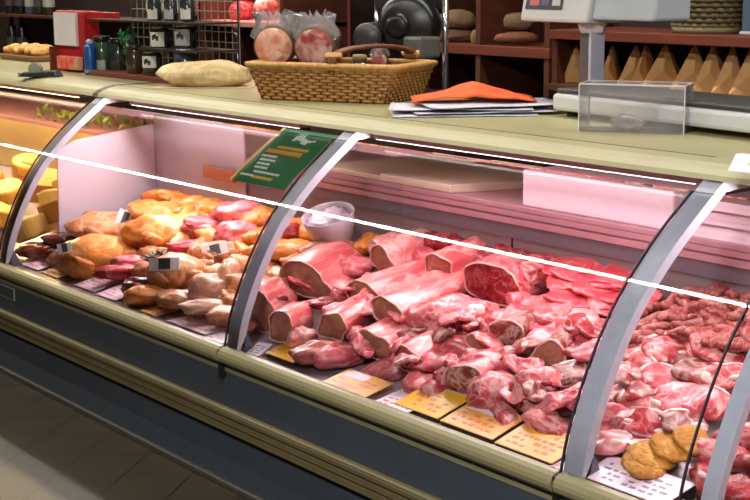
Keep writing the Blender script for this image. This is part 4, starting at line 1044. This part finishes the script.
# slicer behind the basket
S0 = at_y(385, 60, 1.55)
ms = thing('meat_slicer', 'dark meat slicer with black round housing and chrome columns behind the basket', 'slicer', (S0.x, 1.55, 0))
def loc(u, v, y=1.55): q = at_y(u, v, y); return (q.x-S0.x, q.y-1.55, q.z)
dkm = mat('slicer_black', (16, 17, 18), (12, 12, 13), 6, .3); chm = mat('chrome', (206, 210, 214), None, 9, .12, .9)
MB().box((-.55, 0, 0), (.45, .45, .98)).build('stand', wood_d, ms)
MB().box((-.40, .02, .98), (.36, .42, 1.05)).build('slicer_base', dkm, ms, bevel=.02)
x, y, z = loc(397, 26); d = MB().lathe([(.125, 0), (.135, .012), (.135, .05), (.10, .075)], 32).build('blade_guard', dkm, ms, smooth=True); d.location = (x, y+.08, z); d.rotation_euler = (PI/2, 0, .6)
x, y, z = loc(397, 26); d = MB().lathe([(.055, 0), (.055, .02), (.03, .03)], 24).build('hub_cap', mat('hub_grey', (34, 34, 37), None, 9, .3, .5), ms, smooth=True); d.location = (x, y+.01, z); d.rotation_euler = (PI/2, 0, .6)
x, y, z = loc(360, 20); MB().lathe([(.016, 1.05), (.016, z+.16)], 16, (x, y+.10, 0)).build('chrome_column', chm, ms, smooth=True)
x, y, z = loc(416, 10); MB().lathe([(.014, 1.05), (.014, z+.12)], 16, (x, y+.16, 0)).build('chrome_column', chm, ms, smooth=True)
x, y, z = loc(376, 10); MB().box((x-.10, y+.05, z-.02), (x+.16, y+.30, z+.14)).build('motor_housing', mat('slicer_grey', (38, 38, 40), None, 6, .35), ms, bevel=.04, seg=4)
x, y, z = loc(374, 36); d = MB().lathe([(.05, 0), (.06, .01), (.06, .10), (.05, .11)], 24).build('carriage_knob', mat('slicer_grey2', (50, 49, 49), None, 6, .35), ms, smooth=True); d.location = (x, y, z); d.rotation_euler = (PI/2, .3, .6)
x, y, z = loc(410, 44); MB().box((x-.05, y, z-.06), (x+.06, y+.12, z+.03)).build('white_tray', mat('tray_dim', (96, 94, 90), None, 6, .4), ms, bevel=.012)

# pink-lit meat shelf further back on the left
YB = 2.3
A = at_y(198, 20, YB); B = at_y(278, 27, YB)
ps = thing('lit_shelf', 'small pink-lit shelf with red meats, behind the jar rack', 'shelf', (A.x, YB, 0)); SW = B.x-A.x+.05
z1 = at_y(238, 21.5, YB).z; z0 = at_y(238, 27, YB).z
MB().box((0, 0, z0), (SW, .45, z1)).build('shelf_board', mat('shelf_rosy', (206, 140, 132), None, 5, .5), ps, bevel=.004)
MB().box((0, .45, .9), (SW, .47, z1+.5)).build('back_panel', mat('back_rosy', (150, 74, 66), (130, 60, 54), 4, .6), ps)
MB().box((0, .0, 0), (SW, .44, .88)).build('base_chest', wood_d, ps)
for x in (0, SW-.03): MB().box((x, 0, .881), (x+.03, .45, z1+.5)).build('upright', wood, ps)
MB().box((.03, .05, z1+.40), (SW-.03, .12, z1+.43)).build('shelf_lamp', lamp_pink, ps)
ld = bpy.data.lights.new('shelf_light', 'AREA'); ld.shape = 'RECTANGLE'; ld.size = SW-.1; ld.size_y = .05; ld.energy = 6; ld.color = (1, .5, .42)
lo = bpy.data.objects.new('shelf_light', ld); C.objects.link(lo); lo.location = (A.x+SW/2, YB+.10, z1+.395)
for i, (u, v, w, h, mt, l) in enumerate([(205, 10, 20, 22, 'cut_rosy', 'orange-pink ham on the pink-lit shelf, left end'), (222, 9, 18, 26, 'turkey_pink', 'upright pink ham on the pink-lit shelf, second from left'), (243, 10, 26, 20, 'beef_red', 'deep red sausage pile on the pink-lit shelf'), (266, 6, 22, 24, 'salami_red', 'mottled red salami on the pink-lit shelf, right end')]):
    loaf(l, u, 21-h/2, w, h, YB+.18+.03*(i % 2), MATS[mt], 'shelf_ham', 'ham')
P = at_y(238, 62, 1.7)
wbt = thing('wine_bottle', 'dark bottle in the shadow between the jars and the basket', 'bottle', (P.x, 1.7, 1.0))
MB().lathe([(.04, 0), (.042, .01), (.042, .19), (.016, .25), (.015, .31)], 22).build('bottle_body', mat('bottle_wine', (46, 20, 24), (30, 14, 18), 5, .12), wbt, smooth=True)
MB().lathe([(.0165, .285), (.0165, .315), (.012, .316)], 16).build('bottle_cap', mat('cap_plum', (110, 50, 60), None, 5, .3), wbt, smooth=True)
sd_ = thing('side_chest', 'dark wooden chest standing behind the counter in shadow', 'cabinet', (P.x-.9, 1.6, 0))
MB().box((0, 0, 0), (1.5, .4, .96)).build('chest_body', wood_d, sd_); MB().box((-.02, -.02, .961), (1.52, .42, 1.0)).build('chest_top', wood_d, sd_, bevel=.004)

# far left: dark bottle shelf and a tray of golden pastries
YL = 1.5
A = at_y(-20, 60, YL); B = at_y(52, 60, YL); zt_ = at_y(30, 62, YL).z
lf = thing('bottle_shelf', 'dark shelf unit with bottles at the far left edge', 'shelf', (A.x-.3, YL, 0)); LW = B.x-A.x+.9
MB().box((0, 0, 0), (LW, .45, zt_)).build('base_chest', wood_d, lf)
MB().box((0, .42, zt_), (LW, .45, 2.1)).build('back_panel', wood_d, lf)
zz = at_y(30, 17, YL).z
MB().box((0, .15, zz-.015), (LW, .42, zz)).build('shelf_board', wood, lf)
for i, u in enumerate((4, 14, 24, 33, 42)):
    P = at_y(u, 40, YL+.2)
    for zb_, vv in ((zz+.0005, 'upper'),) + (((zt_+.0005, 'lower'),) if i < 2 else ()):
        t = thing('glass_bottle', ['dark', 'black', 'violet-tinted', 'dark green', 'brown'][i]+' bottle on the %s board of far left shelf' % vv, 'bottle', (P.x, P.y+.06, zb_))
        m_ = mat('bottle_%d' % i, [(34, 30, 30), (22, 22, 24), (70, 66, 86), (36, 44, 36), (50, 34, 24)][i], None, 5, .15)
        MB().lathe([(.036, 0), (.038, .01), (.038, .16), (.014, .21), (.014, .27)], 18).build('bottle_body', m_, t, smooth=True)
        MB().lathe([(.0386, .05), (.0386, .12)], 18).build('bottle_label', lab_d if i in (2, 4) else mat('label_dark', (60, 56, 50), None, 5, .5), t)
pas = mat('pastry_gold', (226, 176, 104), (206, 146, 74), 20, .6, bump=.4)
tr = thing('pastry_tray', 'pale tray of golden pieces behind the tape dispenser', 'tray', (at_y(33, 62, 1.05).x, 1.05, TOP))
MB().hexa([(-.22, -.08, 0), (.20, -.08, 0), (.20, .10, 0), (-.22, .10, 0), (-.24, -.10, .03), (.22, -.10, .03), (.22, .12, .03), (-.24, .12, .03)]).build('tray_body', mat('tray_wood', (150, 110, 74), None, 6, .5), tr, bevel=.004)
for i in range(13):
    o = link('pastry', blob('pastry', pas, .045, .026, .022, i*1.9, .2, 1.6, 3, 2.2, .8), None, tr.location+Vector((-.18+.058*(i % 7)+random.uniform(-.01, .01), -.04+.08*(i//7), .052+.012*(i % 2))), (0, 0, random.uniform(0, 3)))
    tag(o, 'golden pastry piece heaped on the tray behind the tape dispenser', 'pastry', 'golden pieces on the tray')

# ------------------------------------------------------------------ room
def struct(name, mb, m_, **k): return tag(mb.build(name, m_, **k), kind='structure')
def tile_mat():
    M = bpy.data.materials.new('floor_tiles'); M.use_nodes = True; nt = M.node_tree; N = nt.nodes; L = nt.links
    b = N['Principled BSDF']; b.inputs['Roughness'].default_value = .45
    tc = N.new('ShaderNodeTexCoord')
    def lines(nx, ny, off, sp):
        d = N.new('ShaderNodeVectorMath'); d.operation = 'DOT_PRODUCT'; d.inputs[1].default_value = (nx/sp, ny/sp, 0); L.new(tc.outputs['Object'], d.inputs[0])
        a = N.new('ShaderNodeMath'); a.operation = 'ADD'; a.inputs[1].default_value = -off/sp + 100.5; L.new(d.outputs['Value'], a.inputs[0])
        f = N.new('ShaderNodeMath'); f.operation = 'FRACT'; L.new(a.outputs[0], f.inputs[0])
        s = N.new('ShaderNodeMath'); s.operation = 'SUBTRACT'; s.inputs[1].default_value = .5; L.new(f.outputs[0], s.inputs[0])
        q = N.new('ShaderNodeMath'); q.operation = 'ABSOLUTE'; L.new(s.outputs[0], q.inputs[0])
        c = N.new('ShaderNodeMath'); c.operation = 'LESS_THAN'; c.inputs[1].default_value = .016; L.new(q.outputs[0], c.inputs[0]); return c
    a = lines(.78, .62, -3.531, .21); c = lines(-.77, .63, 3.02, .2)
    mx = N.new('ShaderNodeMath'); mx.operation = 'MAXIMUM'; L.new(a.outputs[0], mx.inputs[0]); L.new(c.outputs[0], mx.inputs[1])
    nz = N.new('ShaderNodeTexNoise'); nz.inputs['Scale'].default_value = 6; L.new(tc.outputs['Object'], nz.inputs['Vector'])
    cr = N.new('ShaderNodeValToRGB'); cr.color_ramp.elements[0].color = (*s2l((46, 40, 26)), 1); cr.color_ramp.elements[1].color = (*s2l((52, 45, 30)), 1)
    L.new(nz.outputs['Fac'], cr.inputs['Fac'])
    m_ = N.new('ShaderNodeMix'); m_.data_type = 'RGBA'; L.new(mx.outputs[0], m_.inputs['Factor']); L.new(cr.outputs['Color'], m_.inputs['A']); m_.inputs['B'].default_value = (*s2l((16, 12, 8)), 1)
    L.new(m_.outputs['Result'], b.inputs['Base Color']); return M
struct('floor', MB().box((-12, -4.5, -.05), (1.5, 4.2, 0)), tile_mat())
struct('ceiling', MB().box((-12, -4.5, 3.0), (1.5, 4.2, 3.05)), mat('ceiling_white', (200, 192, 180), None, 2, .8))
struct('wall_back', MB().box((-12, 4.2, 0), (1.5, 4.25, 3.0)), wood_d)
struct('wall_left', MB().box((-12.05, -4.5, 0), (-12, 4.2, 3.0)), mat('wall_dark_paint', (70, 52, 40), None, 3, .7))
struct('wall_front', MB().box((-12, -4.55, 0), (1.5, -4.5, 3.0)), mat('wall_warm_paint', (120, 100, 82), None, 3, .8))
struct('wall_right', MB().box((1.5, -4.5, 0), (1.55, 4.2, 3.0)), mat('wall_warm_paint', (120, 100, 82), None, 3, .8))

def strip(name, label, y, x0, x1, w, power):
    t = thing(name, label, 'ceiling light', (0, y, 2.96))
    MB().box((x0, -.06, .012), (x1, .06, .04)).build('housing', mat('fixture_white', (220, 218, 210), None, 4, .5), t)
    MB().box((x0+.02, -w/2, .0), (x1-.02, w/2, .0125)).build('diffuser', strip_m, t)
    ld = bpy.data.lights.new(name, 'AREA'); ld.shape = 'RECTANGLE'; ld.size = x1-x0; ld.size_y = w; ld.energy = power; ld.color = (1, .93, .82)
    lo = bpy.data.objects.new(name+'_light', ld); C.objects.link(lo); lo.location = ((x0+x1)/2, y, 2.955)
strip('ceiling_light', 'long ceiling strip light hung in front of the counter', -.52, -10.5, -3.0, .036, 105)
strip('ceiling_light', 'long ceiling strip light hung behind the counter', 1.5, -9.5, -.5, .06, 90)

for i, x in enumerate((-.9, .55)):  # unseen fill panels, added to brighten the posts and the counter front
    t = thing('ceiling_panel', ['square ceiling panel lamp behind the camera, nearer the counter run', 'square ceiling panel lamp behind the camera, at the right wall'][i], 'ceiling light', (x, -2.6, 2.96))
    MB().box((-.4, -.4, .012), (.4, .4, .04)).build('housing', MATS['fixture_white'], t)
    MB().box((-.37, -.37, 0), (.37, .37, .0125)).build('diffuser', emit_mat('panel_diffuser%d' % i, (1, .95, .88), 3), t)
    ld = bpy.data.lights.new('panel', 'AREA'); ld.shape = 'SQUARE'; ld.size = .7; ld.energy = 150; ld.color = (.95, .96, 1)
    lo = bpy.data.objects.new('panel_light', ld); C.objects.link(lo); lo.location = (x, -2.6, 2.95)
w = bpy.data.worlds.new('world'); SC.world = w; w.use_nodes = True
w.node_tree.nodes['Background'].inputs['Color'].default_value = (1, .9, .8, 1); w.node_tree.nodes['Background'].inputs['Strength'].default_value = .05
SC.cycles.max_bounces = 8; SC.cycles.transparent_max_bounces = 24; SC.cycles.use_denoising = True
SC.cycles.sample_clamp_indirect = 6; SC.cycles.caustics_reflective = False; SC.cycles.caustics_refractive = False
